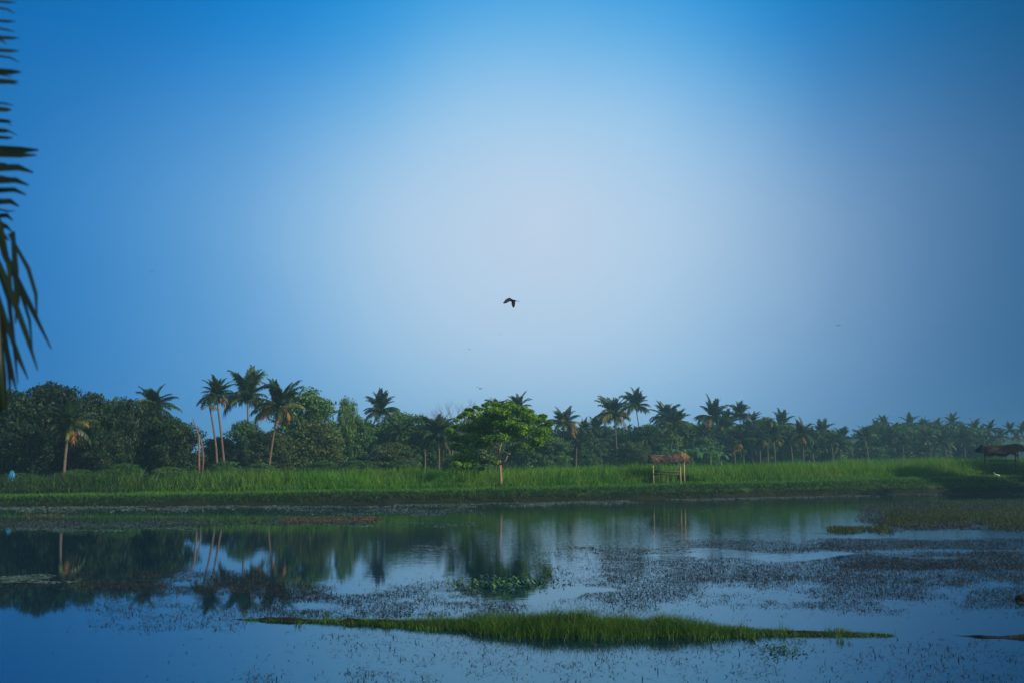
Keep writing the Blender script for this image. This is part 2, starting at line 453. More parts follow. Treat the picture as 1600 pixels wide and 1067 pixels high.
# tall grass field behind the bank
n = 150000
x = rng.uniform(-62, 95, n)
s_ = 5.6 + 34 * rng.uniform(0, 1, n) ** 1.9 + 2.6 * np.exp(-((x - 15.2) / 2.4) ** 2)
y = shore(x) + s_ + 1.4 * (fbm(x, x * 0, 7, 31) - .5)
clump = fbm(x, y, 3.2, 12)
h = (.75 + 1.4 * fbm(x, y, 4.5, 14) + .35 * rng.uniform(-1, 1, n) + (rng.uniform(0, 1, n) < .03) * .5) * np.interp(x, [-50, -25, 0, 30, 60], [1.0, 1.05, 1.0, 1.12, 1.25])
h *= np.clip((s_ - 5.2) / 1.8, .35, 1)
keep = clump > rng.uniform(.12, .42, n)
x, y, h = x[keep], y[keep], h[keep]
dull = rng.uniform(0, 1, len(x)) < np.clip((-14 - x + 8 * (fbm(x, y, 6, 44) - .5)) / 22, 0, .92)  # blades coloured darker towards the left, standing in for shade there
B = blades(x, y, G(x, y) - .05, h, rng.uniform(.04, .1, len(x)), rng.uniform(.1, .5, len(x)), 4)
tag(link('dull_undergrowth', strips_mesh('dull_undergrowth', B[dull]), M['tall_dull']), 'dull weeds and grass below the left grove, shade put into their colour', 'undergrowth', kind='stuff')
me = strips_mesh('tall_grass', B[~dull])
tag(link('tall_grass', me, M['tall']), 'tall green reedy grass filling the field between bank and trees', 'grass', kind='stuff')

# ------------------------------------------------------------------ grass island and mud ridges in the foreground water
def ridge(name, pts, width, height, n_along=160):
    """pts: list of (px, py) waterline pixels; builds a low mud berm"""
    px = np.array([p[0] for p in pts], float); py = np.array([p[1] for p in pts], float)
    t = np.linspace(px[0], px[-1], n_along); yy = np.interp(t, px, py)
    cx, cy = W(t, yy)
    ed = np.clip(np.minimum(t - px[0], px[-1] - t) / 60, 0.02, 1); w = np.interp(t, px, width) * ed * (0.6 + .8 * vnoise(cx, cy, .3, 40)); hh = np.interp(t, px, height) * ed * (.3 + 1.2 * vnoise(cx, cy, .22, 41))
    prof = [(-1, -.06), (-.7, .25), (-.3, .8), (0, 1), (.35, .75), (.75, .2), (1, -.06)]
    v, f = [], []
    for i in range(n_along):
        for a, b in prof:
            v.append((cx[i] + random.uniform(-.02, .02), cy[i] + a * w[i] + random.uniform(-.02, .02), b * hh[i] if b > 0 else -.05))
    m = len(prof)
    for i in range(n_along - 1):
        for k in range(m - 1):
            f.append((i * m + k, (i + 1) * m + k, (i + 1) * m + k + 1, i * m + k + 1))
    me = bpy.data.meshes.new(name); me.from_pydata(v, [], f)
    me.polygons.foreach_set('use_smooth', np.ones(len(f), bool))
    return me


isl = empty('grass_island', Vector((*[float(a) for a in W(880, 984)], 0)))
tag(isl, 'long low grassy mud strip lying across the foreground water', 'island')


def rel(me, root):
    me.transform(Matrix.Translation(-root.location)); return me


IP = [(360, 967), (470, 970), (600, 974), (760, 981), (900, 985), (1040, 987), (1180, 989), (1400, 992)]
me = ridge('mud_berm', IP, [.07, .14, .24, .4, .5, .42, .24, .12], [.04, .06, .08, .08, .08, .08, .07, .05], 320)
link('mud_berm', rel(me, isl), M['mud'], isl)
n = 26000
px = np.concatenate([rng.normal(870, 165, 24000), rng.uniform(380, 1390, 9000)]); n = len(px)
px = np.clip(px, 375, 1395)
yc = np.interp(px, [p[0] for p in IP], [p[1] for p in IP])
cx, cy = W(px, yc)
cy = cy + rng.normal(0, 1, n) * np.interp(px, [380, 600, 760, 900, 1060, 1200, 1400], [.06, .16, .34, .42, .36, .18, .06]) * (.5 + fbm(cx, cy, .9, 71))
h = np.interp(px, [380, 500, 640, 760, 860, 930, 1020, 1120, 1200, 1400], [.05, .07, .15, .24, .31, .34, .28, .18, .09, .04]) * rng.uniform(.35, 1.15, n) * (.35 + 1.3 * fbm(cx, cy, .6, 6)) * np.where(rng.uniform(0, 1, n) < .03, 1.5, 1)
tc = [(rng.uniform(420, 1330), rng.uniform(-9, 12), rng.uniform(.05, .2)) for _ in range(46)]
for (ta, tb, th_) in tc:
    k_ = int(rng.integers(12, 60)); bx_, by_ = W(ta, float(np.interp(ta, [p[0] for p in IP], [p[1] for p in IP])) + tb)
    cx = np.concatenate([cx, bx_ + rng.normal(0, .06, k_)]); cy = np.concatenate([cy, by_ + rng.normal(0, .05, k_)]); h = np.concatenate([h, th_ * rng.uniform(.3, 1.2, k_)])
n = len(cx)
me = strips_mesh('grass', blades(cx, cy, np.full(n, .0), h, rng.uniform(.007, .015, n), np.where(rng.uniform(0, 1, n) < .12, 2.2, 1) * rng.uniform(.1, .9, n), 4))
g = link('grass', rel(me, isl), M['island'], isl); g['kind'] = 'stuff'

rr = empty('mud_ridge', Vector((*[float(a) for a in W(1550, 994)], 0)))
RP = [(1488, 992), (1540, 995), (1620, 996), (1720, 996)]
link('mud_berm', rel(ridge('mud_berm_small', RP, [.04, .1, .1, .1], [.02, .06, .06, .05], 80), rr), M['mud'], rr)
tag(rr, 'thin dark mud ridge in the water at the right edge of the photo', 'mud ridge')

# ------------------------------------------------------------------ weeds in the water
def zone(n, x0, x1, y0, y1, dens, seed, sc=(60, 14), thr=.5, soft=.15):
    px = rng.uniform(x0, x1, n); py = rng.uniform(y0, y1, n)
    f = fbm(px / sc[0], py / sc[1], 1.0, seed); sx_ = px; px = px + .35 * (x1 - x0) * (fbm(py / 5, px / 90, 1.0, seed + 5) - .5)
    sy_ = py; py = py + .5 * (y1 - y0) * (fbm(px / 50, py / 30, 1.0, seed + 9) - .5)
    ex = np.minimum(np.minimum((px - x0) / (0.12 * (x1 - x0) + 1), (x1 - px) / (0.12 * (x1 - x0) + 1)), 1)
    ey = np.minimum(np.minimum((py - y0) / (0.25 * (y1 - y0)), (y1 - py) / (0.25 * (y1 - y0))), 1)
    if x1 >= 1600: ex = np.minimum((px - x0) / (0.12 * (x1 - x0)), 1)
    if x0 <= 0: ex = np.minimum((x1 - px) / (0.12 * (x1 - x0)), 1)
    px, py = sx_, sy_
    e0 = np.ones(n)
    if x0 > 0: e0 = np.minimum(e0, (px - x0) / (.14 * (x1 - x0)))
    if x1 < 1600: e0 = np.minimum(e0, (x1 - px) / (.14 * (x1 - x0)))
    e0 = np.clip(np.minimum(e0, np.minimum(py - y0, y1 - py) / (.14 * (y1 - y0))), 0, 1)
    p = e0 * np.clip((f * (0.55 + .45 * np.clip(np.minimum(ex, ey), 0, 1)) - thr) / soft, 0, 1) * dens
    k = rng.uniform(0, 1, n) < p
    return px[k], py[k]


def clear(px, py):
    """open lanes of water between the weed beds"""
    a = (px > 1000) & (px < 1345) & (np.abs(py - (864 + (px - 1000) * .012 + 4 * np.sin(px / 37))) < 6 * np.clip(np.minimum(px - 1000, 1345 - px) / 60, 0, 1))
    b = (px > 1290) & (np.abs(py - (838 - (px - 1290) * .02)) < 4.5 * np.clip((px - 1290) / 60, 0, 1))
    c = (((px - 850) / (95 + 25 * np.sin(py / 2.7))) ** 2 + ((py - 926 - 5 * np.sin(px / 40)) / 11) ** 2) < 1
    k = ~(a | b | c)
    return px[k], py[k]


parts = [zone(14000, 380, 1600, 850, 976, .5, 81, (34, 9), .22, .5), zone(4000, 700, 1600, 990, 1085, .5, 82, (30, 16), .3, .4), zone(5000, 90, 480, 940, 992, .8, 71, (50, 14), .3, .2), zone(1500, 0, 1600, 985, 1085, .3, 72, (90, 30), .2, .3), zone(26000, 100, 440, 886, 930, .8, 33, (60, 8), .3, .2), zone(8000, 0, 300, 898, 930, .6, 34, (60, 8), .32, .2), zone(9000, 380, 530, 903, 942, .8, 35, (40, 7), .3, .2),
         zone(26000, 1250, 1600, 838, 860, 1., 37, (90, 6), .26, .2), zone(26000, 1280, 1600, 858, 892, 1., 38, (70, 6), .26, .2),
         zone(12000, 1040, 1330, 842, 862, .9, 39, (70, 6), .26, .2), zone(9000, 1270, 1420, 822, 836, 1., 40, (70, 5), .25, .2),
         zone(52000, 800, 1600, 846, 965, 1.0, 1, (70, 16), .28, .2),
         zone(30000, 880, 1600, 868, 915, 1.0, 2, (60, 12), .22, .2),
         zone(16000, 1080, 1600, 838, 876, 1.0, 3, (80, 9), .25, .2),
         zone(16000, 380, 860, 918, 972, .9, 4, (60, 12), .3, .2),
         zone(7000, 120, 460, 898, 972, .9, 5, (60, 14), .34, .2),
         zone(2500, 600, 780, 905, 925, .9, 6, (40, 9), .3, .2),
         zone(9000, 480, 1600, 985, 1085, .55, 7, (50, 18), .32, .25),
         zone(2600, 330, 700, 1035, 1090, .7, 8, (40, 18), .35, .2),
         zone(3000, 400, 1300, 985, 1022, .6, 10, (40, 12), .25, .2)]
px = np.concatenate([p[0] for p in parts]); py = np.concatenate([p[1] for p in parts])
px, py = clear(px, py)
wx, wy = W(px, py)
n = len(wx)
h = rng.uniform(.012, .05, n) * np.where(rng.uniform(0, 1, n) < .14, 2.2, 1)
S1 = blades(wx, wy, np.full(n, -.004), h, rng.uniform(.007, .024, n), rng.uniform(.3, 5.5, n) * np.where(h > .06, .4, 1), 4)
me = strips_mesh('water_weed', S1)
tag(link('water_weed', me, M['weed']), 'dark dying weed stems poking through the shallow pond water', 'water weed', kind='stuff')


def flat_leaves(px, py, size, z=.006, tilt=.12):
    wx, wy = W(px, py); n = len(wx)
    a = rng.uniform(0, 2 * np.pi, n); s = size * rng.uniform(.5, 1.3, n)
    S = np.zeros((n, 2, 2, 3), np.float32)
    for k in (0, 1):
        for j in (0, 1):
            u, v = (k - .5) * s, (j - .5) * s * .7
            S[:, k, j, 0] = wx + u * np.cos(a) - v * np.sin(a)
            S[:, k, j, 1] = wy + u * np.sin(a) + v * np.cos(a)
            S[:, k, j, 2] = z + np.abs(rng.normal(0, 1, n)) * tilt * s
    return S


fx, fy = zone(30000, 820, 1600, 842, 950, 1.0, 1, (70, 16), .32, .25); gx, gy = zone(8000, 380, 860, 915, 970, .9, 4, (60, 12), .34, .2)
fx, fy = clear(np.concatenate([fx, gx]), np.concatenate([fy, gy]))
tag(link('drowned_leaves', strips_mesh('drowned_leaves', flat_leaves(fx, fy, .032, tilt=.35)), M['weed']), 'small dark dead leaves floating among the weed stems', 'floating weed', kind='stuff')


def floating(name, label, specs, mat, size, tilt=.1):
    q = [zone(*s) for s in specs]
    px = np.concatenate([a[0] for a in q]); py = np.concatenate([a[1] for a in q])
    me = strips_mesh(name, flat_leaves(px, py, size, tilt=tilt))
    return tag(link(name, me, M[mat]), label, 'floating weed', kind='stuff')


def shore_py(px):
    return np.interp(px, [-20, 400, 800, 1200, 1400, 1600], [790, 788, 784, 775, 771, 767])


# pale scum line hugging the far bank
px = rng.uniform(-30, 1630, 60000)
off = np.abs(rng.normal(0, 1, len(px))) * np.interp(px, [0, 700, 1100, 1600], [3.0, 2.8, 1.3, 1.0]) * (.4 + 1.3 * fbm(px / 45, px * 0, 1.0, 78)) + .6
py = shore_py(px) + off
k = fbm(px / 60, py / 3, 1.0, 77) > .42
S = flat_leaves(px[k], py[k], .12, tilt=.2)
tag(link('pale_pond_scum', strips_mesh('pale_pond_scum', S), M['scum']), 'pale grey green scum line floating along the far bank edge', 'floating weed', kind='stuff')
floating('pale_weed_mat', 'pale floating weed flecks scattered in bands near the far bank',
         [(9000, 0, 330, 812, 832, .9, 21, (70, 5), .38, .15), (7000, 430, 760, 794, 806, .8, 22, (60, 4), .36, .15),
          (1500, 500, 760, 815, 824, .8, 23, (50, 3), .45, .12), (900, 640, 725, 850, 862, .8, 24, (30, 4), .4, .12),
          (3000, 0, 130, 896, 912, .6, 25, (50, 6), .45, .12), (1200, 850, 1100, 815, 826, .5, 26, (40, 3), .5, .12),
          (1500, 760, 1300, 790, 800, .5, 27, (60, 3), .5, .12), (1300, 840, 1100, 853, 866, .7, 28, (40, 5), .4, .12)], 'scum', .1)
floating('brown_weed_mat', 'brown floating weed mats drifting on the left and right water',
         [(16000, 0, 620, 806, 826, .75, 31, (90, 6), .36, .15), (9000, 400, 760, 790, 808, .7, 32, (80, 5), .36, .15), (30000, 1330, 1600, 780, 830, 1., 36, (90, 7), .26, .15)], 'brown', .07, .3)
floating('rusty_weed_mat', 'rusty orange floating weed patch near the far bank left of centre',
         [(7000, 430, 610, 806, 818, 1., 51, (60, 5), .3, .3), (1600, 30, 110, 803, 812, .8, 52, (50, 4), .4, .15)], 'rust', .075, .35)

# marsh grass on the right side of the pond
q = [zone(26000, 1360, 1600, 792, 824, 1., 61, (80, 9), .24, .2), zone(9000, 1450, 1640, 776, 800, 1., 62, (80, 7), .28, .2),
     zone(5000, 1290, 1400, 822, 834, .9, 63, (50, 6), .3, .2), zone(5000, 1540, 1640, 808, 828, 1., 65, (50, 8), .25, .2)]
px = np.concatenate([a[0] for a in q]); py = np.concatenate([a[1] for a in q]); wx, wy = W(px, py); n = len(wx)
me = strips_mesh('marsh_grass', blades(wx, wy, np.full(n, 0.), rng.uniform(.05, .22, n), rng.uniform(.015, .035, n), rng.uniform(.2, 1.2, n), 3))
tag(link('marsh_grass', me, M['marsh']), 'low olive marsh grass growing out of the water at the right', 'grass', kind='stuff')


def leafy(name, label, cx, cy, rx, ry, n, hmax, size):
    px = rng.normal(cx, rx, n); py = rng.normal(cy, ry, n)
    wx, wy = W(px, py); out = []
    for i in range(n):
        h = random.uniform(.02, hmax); a = random.uniform(0, 6.28); s = size * random.uniform(.5, 1.2); t = random.uniform(.1, .9)
        d = Vector((math.cos(a), math.sin(a), t)); e = Vector((-math.sin(a), math.cos(a), 0))
        c = Vector((wx[i], wy[i], h)); r = []
        for q, w in ((-.1, .1), (.3, .8), (.7, 1), (1.1, .6), (1.35, .1)):
            p = c + d * (q - .5) * s; r.append([p - e * w * s * .4, p + e * w * s * .4])
        out.append(r)
    return tag(link(name, strips_mesh(name, np.array(out)), M['lotus']), label, 'water plant', kind='stuff')


leafy('water_plant_patch', 'leafy green water plants bunched below the lone tree reflection', 792, 911, 36, 4.5, 480, .08, .075)
leafy('water_plant_sprigs', 'small bright green water sprigs near the bottom right', 1222, 1017, 20, 5, 150, .03, .045)

# ------------------------------------------------------------------ broadleaf trees
def leaf_cloud(centers, radii, n_each, size, flat=1.0, up=.35):
    """leaf-sized rhombs in ellipsoidal clumps. centers (K,3), radii (K,3)"""
    C = np.repeat(centers, n_each, 0); Rr = np.repeat(radii, n_each, 0); n = len(C)
    d = rng.normal(0, 1, (n, 3)); d /= np.linalg.norm(d, axis=1)[:, None]
    r = rng.uniform(0.25, 1, n) ** .5 * (1 + .12 * rng.normal(0, 1, n))
    c = C + d * Rr * r[:, None]
    nrm = d + rng.normal(0, .7, (n, 3)); nrm[:, 2] += up; nrm /= np.linalg.norm(nrm, axis=1)[:, None]
    a = np.cross(nrm, rng.normal(0, 1, (n, 3))); a /= np.linalg.norm(a, axis=1)[:, None]
    a[:, 2] -= .25
    b = np.cross(nrm, a)
    s = size * rng.uniform(.55, 1.3, n)[:, None]
    S = np.zeros((n, 3, 2, 3), np.float32)
    for k, (t, w) in enumerate(((-.5, .08), (0.02, .34), (.5, .06))):
        S[:, k, 0] = c + a * t * s - b * w * s
        S[:, k, 1] = c + a * t * s + b * w * s
    return S


def crown_variant(seed, shape, H=9.0, Rc=4.0, K=75, leaves=120, size=.25):
    """returns (trunk mesh, crown mesh); tree stands on the origin, height H"""
    global rng
    keep = rng; rng = np.random.default_rng(seed); random.seed(seed)
    mb = MB()
    lo = {'dome': .12, 'open': .42, 'tall': .25}[shape]
    cs, rs = [], []
    lobes = [(random.uniform(0, 6.28), random.uniform(.35, .62), random.uniform(.55, .95), random.uniform(.32, .5)) for _ in range(7)]
    zc = H * (lo + 1) / 2; hz = H * (1 - lo) / 2
    tries = 0
    while len(cs) < K and tries < 20000:
        tries += 1
        a, t = random.uniform(0, 6.28), random.uniform(-1, 1)
        r = (1 - abs(t) ** (2.6 if t < 0 else 2.0)) ** .5
        if shape == 'dome' and t < 0: r = max(r, .8)
        bump = .72 + .3 * math.sin(3 * a + seed) * math.cos(2.3 * t + seed) + .16 * math.sin(7 * a + t * 6 + seed * 2)
        q = random.uniform(.45, 1) ** .6
        p = Vector((math.cos(a) * r * Rc * q * bump, math.sin(a) * r * Rc * q * bump, zc + hz * t * (.78 + .22 * bump)))
        if any((p - c).length < .55 for c in cs): continue
        cs.append(p); s = random.uniform(.6, 1.15)
        rs.append((s * 1.1, s * 1.1, s * .72))
    top = max(c.z for c in cs) + .5
    kz = H / top
    cs = [Vector((c.x, c.y, c.z * kz)) for c in cs]
    S = leaf_cloud(np.array([tuple(c) for c in cs]), np.array(rs), leaves, size)
    # trunk and limbs
    th = H * (lo + .12); bend = Vector((random.uniform(-.4, .4), random.uniform(-.4, .4), 0))
    mb.tube([(0, 0, -.4), (bend.x * .3, bend.y * .3, th * .4), (bend.x, bend.y, th), (bend.x * 1.3, bend.y * 1.3, H * .75)], [.28, .22, .17, .05], 8, wob=.08)
    for c in cs[::3]:
        st = Vector((bend.x, bend.y, min(th * random.uniform(.7, 1.2), c.z * .9)))
        mid = st.lerp(c, .5) + Vector((0, 0, .35))
        mb.tube([st, mid, c], [.1, .06, .025], 5, wob=.05)
    rng = keep
    return mb.mesh('tree_trunk_mesh'), strips_mesh('tree_crown_mesh', S), H, Rc


VAR = {}
VAR['dome'] = [crown_variant(s, 'dome', K=120, leaves=150) for s in (1, 2, 3)]
VAR['open'] = [crown_variant(s, 'open', K=62, leaves=120, size=.26) for s in (4, 5)]
VAR['tall'] = [crown_variant(s, 'tall', H=9, Rc=3, K=85, leaves=140) for s in (6, 7, 8)]
MESHCACHE = {}


def with_mat(me, mat):
    key = (me.name, mat)
    if key not in MESHCACHE:
        m2 = me.copy(); m2.materials.clear(); m2.materials.append(M[mat]); MESHCACHE[key] = m2
    return MESHCACHE[key]


def tree(label, px, topy, wpx, D, shape, mat, vi=0, rz=0.0, name='broadleaf_tree', cat='tree', group='broadleaf trees of the far tree line'):
    top = P(px, topy, D); gz = float(G(top.x, D))
    tm, cm, H, Rc = VAR[shape][vi % len(VAR[shape])]
    root = empty(name, (top.x, D, gz))
    tag(root, label, cat, group)
    hgt = top.z - gz; wid = wpx / FPX * D
    sx = wid / (2 * Rc * .86); root.scale = (sx, sx, hgt / H); root.rotation_euler = (0, 0, rz)
    link('trunk', with_mat(tm, 'bark'), None, root)
    link('crown', with_mat(cm, mat), None, root)
    return root


# (label, px, top y, width, distance, shape, leaves, variant, turn)
TREES = [
    ("dark dense tree cut off by the left edge of the photo", 8, 606, 110, 92, 'dome', 'dark', 0, .3),
    ("broad dark evergreen with the tallest dome at the far left", 82, 595, 120, 94, 'dome', 'dark', 1, 1.2),
    ("dark tree stepping down right of the tallest left dome", 143, 612, 72, 92, 'dome', 'dark', 2, 2.1),
    ("small leafy tree low in front of the far left dark dome", 40, 660, 70, 86, 'tall', 'dark', 1, .6),
    ("dark round tree just left of the left grove palm with hanging dry frond", 200, 621, 70, 94, 'dome', 'dark', 0, 2.9),
    ("dark tree behind the palm that tops the left grove", 236, 634, 70, 96, 'tall', 'dark', 0, 1.9),
    ("dark dome ending the left grove beside the bare dead trunk", 274, 652, 78, 94, 'dome', 'dark', 2, 4.2),
    ("low dark tree in the middle of the left grove", 165, 672, 66, 88, 'open', 'dark', 0, 1.1),
    ("low dark round tree at the foot of the leaning twin palms", 345, 681, 66, 112, 'dome', 'dark', 1, 5.0),
    ("dark bushy tree beneath the widest palm crown", 385, 656, 62, 118, 'dome', 'mid', 2, 3.3),
    ("green tree beneath the palm with orange fronds", 425, 672, 70, 112, 'dome', 'olive', 0, 3.9),
    ("tall leafy tree right of the palm with orange fronds", 482, 606, 84, 122, 'tall', 'mid', 0, .8),
    ("bushy tree filling the slope below the tall leafy tree", 492, 655, 90, 116, 'dome', 'olive', 1, 2.5),
    ("slender tree with a small flat crown on a thin pale stem", 541, 622, 36, 126, 'open', 'mid', 1, 1.5),
    ("rounded blue green tree below the small flat crown", 556, 651, 66, 128, 'dome', 'mid', 0, 2.2),
    ("leafy tree right behind the palm with a yellow frond base", 622, 641, 70, 134, 'dome', 'mid', 1, .4),
    ("green tree with a pale straight stem left of the blue green drooping palm", 650, 646, 60, 130, 'open', 'mid', 0, 4.0),
    ("wide low tree at the grass edge below the pale stemmed tree", 610, 690, 74, 124, 'dome', 'olive', 2, 1.7),
    ("dark tree just left of the lone bright tree", 688, 652, 60, 142, 'dome', 'mid', 2, 5.5),
    ("tree half hidden behind the left half of the lone bright tree", 742, 650, 76, 150, 'dome', 'mid', 0, 1.3),
    ("tree hidden behind the right half of the lone bright tree", 822, 652, 70, 160, 'dome', 'mid', 1, .9),
    ("low blue green tree between the lone bright tree and next palm", 862, 680, 56, 158, 'dome', 'mid', 2, 3.0),
    ("blue green tree under the two small palms right of the lone tree", 915, 676, 60, 182, 'dome', 'mid', 0, 4.6),
    ("blue green tree behind the palm with brown hanging fronds", 962, 672, 56, 190, 'dome', 'mid', 1, 2.4),
    ("rounded tree at the foot of the tall leaning palm", 1012, 662, 54, 190, 'dome', 'mid', 2, .2),
    ("low tree with purplish twigs left of the thatched shelter", 990, 690, 60, 170, 'dome', 'olive', 0, 5.2),
    ("dark rounded tree directly above the thatched shelter", 1040, 670, 60, 190, 'tall', 'mid', 1, 1.8),
    ("flat topped tree between shelter palms and the tall right palm", 1078, 660, 52, 198, 'dome', 'mid', 0, .7),
    ("tree behind the banana clump", 1100, 682, 54, 186, 'dome', 'mid', 1, 3.6),
    ("broad tree between the two tallest palms right of the shelter", 1140, 668, 46, 205, 'dome', 'mid', 2, 2.0),
    ("feathery crowned tree right of the tight palm pair", 1198, 651, 44, 212, 'dome', 'mid', 2, 4.4),
    ("rounded tree below the small pointed palm", 1228, 662, 46, 212, 'dome', 'mid', 0, 5.8),
    ("dark tree beneath the brown skirted palm", 1262, 668, 44, 214, 'tall', 'mid', 2, .5),
    ("low dome tree ending the middle grove at the haze gap", 1298, 673, 50, 218, 'dome', 'mid', 1, 3.1),
    ("hazy dome tree just right of the haze gap", 1362, 664, 46, 236, 'dome', 'mid', 2, 1.6),
    ("hazy tree with uneven top in the far right grove", 1402, 664, 44, 238, 'dome', 'mid', 0, 2.7),
    ("hazy tree in the middle of the far right grove", 1432, 664, 40, 240, 'tall', 'mid', 1, 4.9),
    ("hazy tree right of the far right grove's middle", 1458, 668, 42, 240, 'dome', 'mid', 1, .1),
    ("hazy tree beneath the palm standing highest in the far right grove", 1486, 670, 42, 244, 'dome', 'mid', 2, 5.0),
    ("hazy low tree left of the brown roofed shelter", 1516, 668, 40, 244, 'tall', 'mid', 0, 3.5),
    ("hazy low tree directly left above the brown shelter roof", 1540, 676, 34, 246, 'dome', 'mid', 0, 2.2),
]
for (lb, px, ty, w, D, sh, mt, vi, rz) in TREES:
    tree(lb, px, ty, w * (1.3 if px > 1340 else 1), D, sh, mt, vi, rz)

for (lb, tx_, ty_, hh_, rr_, vi_) in [("tall unseen tree added for shade nearest the pond beyond the right edge", 63, 86, 14, 1.5, 0), ("tall unseen tree added for shade behind the nearest one beyond the right edge", 70, 97, 17, 1.6, 1),
                                   ("farthest right unseen tree added for shade beyond the right edge", 82, 92, 18, 1.7, 2), ("unseen tree added for shade level with the brown shelter beyond the right edge", 74, 110, 17, 1.6, 0),
                                   ("unseen tree added for shade standing furthest back beyond the right edge", 86, 122, 17, 1.6, 1)]:
    tm, cm, H, Rc = VAR['dome'][vi_]  # unseen trees, added out of frame to darken the right bank and shelter
    rt = empty('broadleaf_tree', (tx_, ty_, float(G(tx_, ty_)))); tag(rt, lb, 'tree', 'unseen trees added for shade beyond the right edge')
    rt.scale = (rr_, rr_, hh_ / H); rt.rotation_euler = (0, 0, vi_ * 2.0)
    link('trunk', with_mat(tm, 'bark'), None, rt); link('crown', with_mat(cm, 'dark'), None, rt)

SHRUBS = [
    ("bright green shrub at the foot of the left grove", 196, 722, 58, 87, 1.0),
    ("dull green shrub at the left edge beneath the dark trees", 34, 738, 60, 84, .3),
    ("dull green shrub below the yellow green palm at the left", 120, 732, 60, 84, 2.3),
    ("green shrub at the foot of the left grove's last dome", 262, 728, 56, 90, 2.0),
    ("bright green shrub below the leaning twin palms", 352, 719, 52, 102, 3.0),
    ("green shrub right of the shrub below the twin palms", 408, 722, 52, 105, 4.0),
    ("green shrub at the grass edge under the tall leafy tree", 505, 720, 60, 110, 5.0),
    ("green shrub under the rounded blue green tree", 560, 718, 50, 116, .5),
    ("green shrub at the grass edge near the pale stem", 632, 716, 44, 120, 1.6),
    ("dark green shrub left behind the lone bright tree", 722, 706, 60, 108, 4.4),
]
for (lb, px, ty, w, D, rz) in SHRUBS:
    tree(lb, px, ty, w, D, 'dome', 'shrub' if 'bright' in lb else 'mid', int(rz) % 3, rz, 'shrub', 'shrub', 'shrubs along the foot of the tree line')

# woodland mass filling in behind the individual trees
FPXX = [-200, 0, 150, 310, 385, 560, 700, 860, 950, 1100, 1300, 1450, 1800]
FPD = [94, 95, 97, 110, 121, 140, 156, 176, 198, 208, 224, 248, 256]


def woodland(name, label, n, pxr, dist, depth, tx, ty, leaf, mat):
    px = rng.uniform(*pxr, n)
    D = np.interp(px, FPXX, FPD) * 0 + dist(px) + rng.uniform(0, depth, n)
    top = np.interp(px, tx, ty) - 16 * (fbm(px / 22, D / 9, 1.0, 91) - .5)
    ztop = HC + (HOR - top) * D / FPX
    x = (px - 800) * D / FPX
    gz = G(x, D)
    z = gz + (ztop - gz) * rng.uniform(0.02, 1, n) ** .8
    c = np.stack([x, D, z], -1)
    # gaps of light
    k = (fbm(x / 1.6, z / 1.1, 1.0, 93) > .27)
    c = c[k]
    S = leaf_cloud(c, np.full((len(c), 3), leaf * .9), 2, leaf)
    return tag(link(name, strips_mesh(name, S), M[mat]), label, 'woodland', kind='stuff')


woodland('woodland', 'dense undergrowth and woodland mass behind the separate trees', 80000, (-120, 1560), lambda p: np.interp(p, FPXX, FPD), 8,
         [-100, 0, 150, 235, 290, 303, 322, 345, 420, 520, 560, 620, 700, 870, 1000, 1100, 1200, 1290, 1318, 1345, 1365, 1480, 1530, 1560],
         [640, 640, 650, 665, 690, 722, 722, 705, 685, 668, 676, 664, 664, 672, 668, 666, 664, 674, 700, 700, 664, 663, 672, 694], .55, 'wood_mass')
woodland('distant_woodland', 'faint blue far-off woodland seen through the haze', 26000, (600, 1900), lambda p: p * 0 + 520, 60,
         [600, 1200, 1320, 1450, 1600, 1900], [704, 700, 686, 690, 688, 682], 2.2, 'wood_mass')

# ------------------------------------------------------------------ palms
def frond_mesh(name, elev, L=3.2, droop=1.0, nl=22, hang=.5, seed=0, ragged=0.0):
    """palm frond growing from the origin towards +X; ribbons for rachis and leaflets"""
    rd = random.Random(seed)
    pts = []; p = Vector((0, 0, 0)); a = elev; m = 12
    side = rd.uniform(-.12, .12); yaw = 0
    for i in range(m + 1):
        pts.append(p.copy())
        t = i / m
        p = p + Vector((math.cos(a) * math.cos(yaw), math.sin(yaw) * math.cos(a), math.sin(a))) * (L / m)
        a -= droop * (.35 + 1.5 * t) * (1.0 / m) * math.pi / 2; yaw += side / m * 3
        a = max(a, -1.5)
    out = []

    def at(t):
        f = t * m; i = min(int(f), m - 1); return pts[i].lerp(pts[i + 1], f - i), (pts[i + 1] - pts[i]).normalized()
    for k in range(5):                                     # rachis: ribbon split so every strip has 3 rows
        t0, t1 = k / 5, (k + 1) / 5
        r = []
        for t in (t0, (t0 + t1) / 2, t1):
            q, d = at(min(t, .999)); w = .05 * (1 - .8 * t)
            r.append([q + Vector((0, -w, 0)), q + Vector((0, w, .02))])
        out.append(r)
    for k in range(nl):
        t = .1 + .89 * k / (nl - 1)
        q, d = at(min(t, .999))
        up = Vector((0, 1, 0)).cross(d) * -1
        up.normalize()
        ll = .95 * math.sin(min(1, (.18 + t * .95)) * math.pi * .86) ** .7 * L / 3.2 + .1
        for sg in (-1, 1):
            if rd.random() < ragged: continue
            dr = (Vector((0, sg, 0)) * (1 - .35 * t) + d * (.45 + .7 * t)).normalized()
            l2 = ll * rd.uniform(.8, 1.12)
            e1 = q + dr * l2 * .55 + Vector((0, 0, -hang * .22 * l2)) + up * .06
            e2 = q + dr * l2 * (.95 - .25 * hang) + Vector((0, 0, -hang * .85 * l2))
            w = .075; wd = d * w
            out.append([[q - wd * .7, q + wd * .7], [e1 - wd, e1 + wd], [e2 - wd * .15, e2 + wd * .15]])
    return strips_mesh(name, np.array([[[tuple(v) for v in row] for row in r] for r in out]))


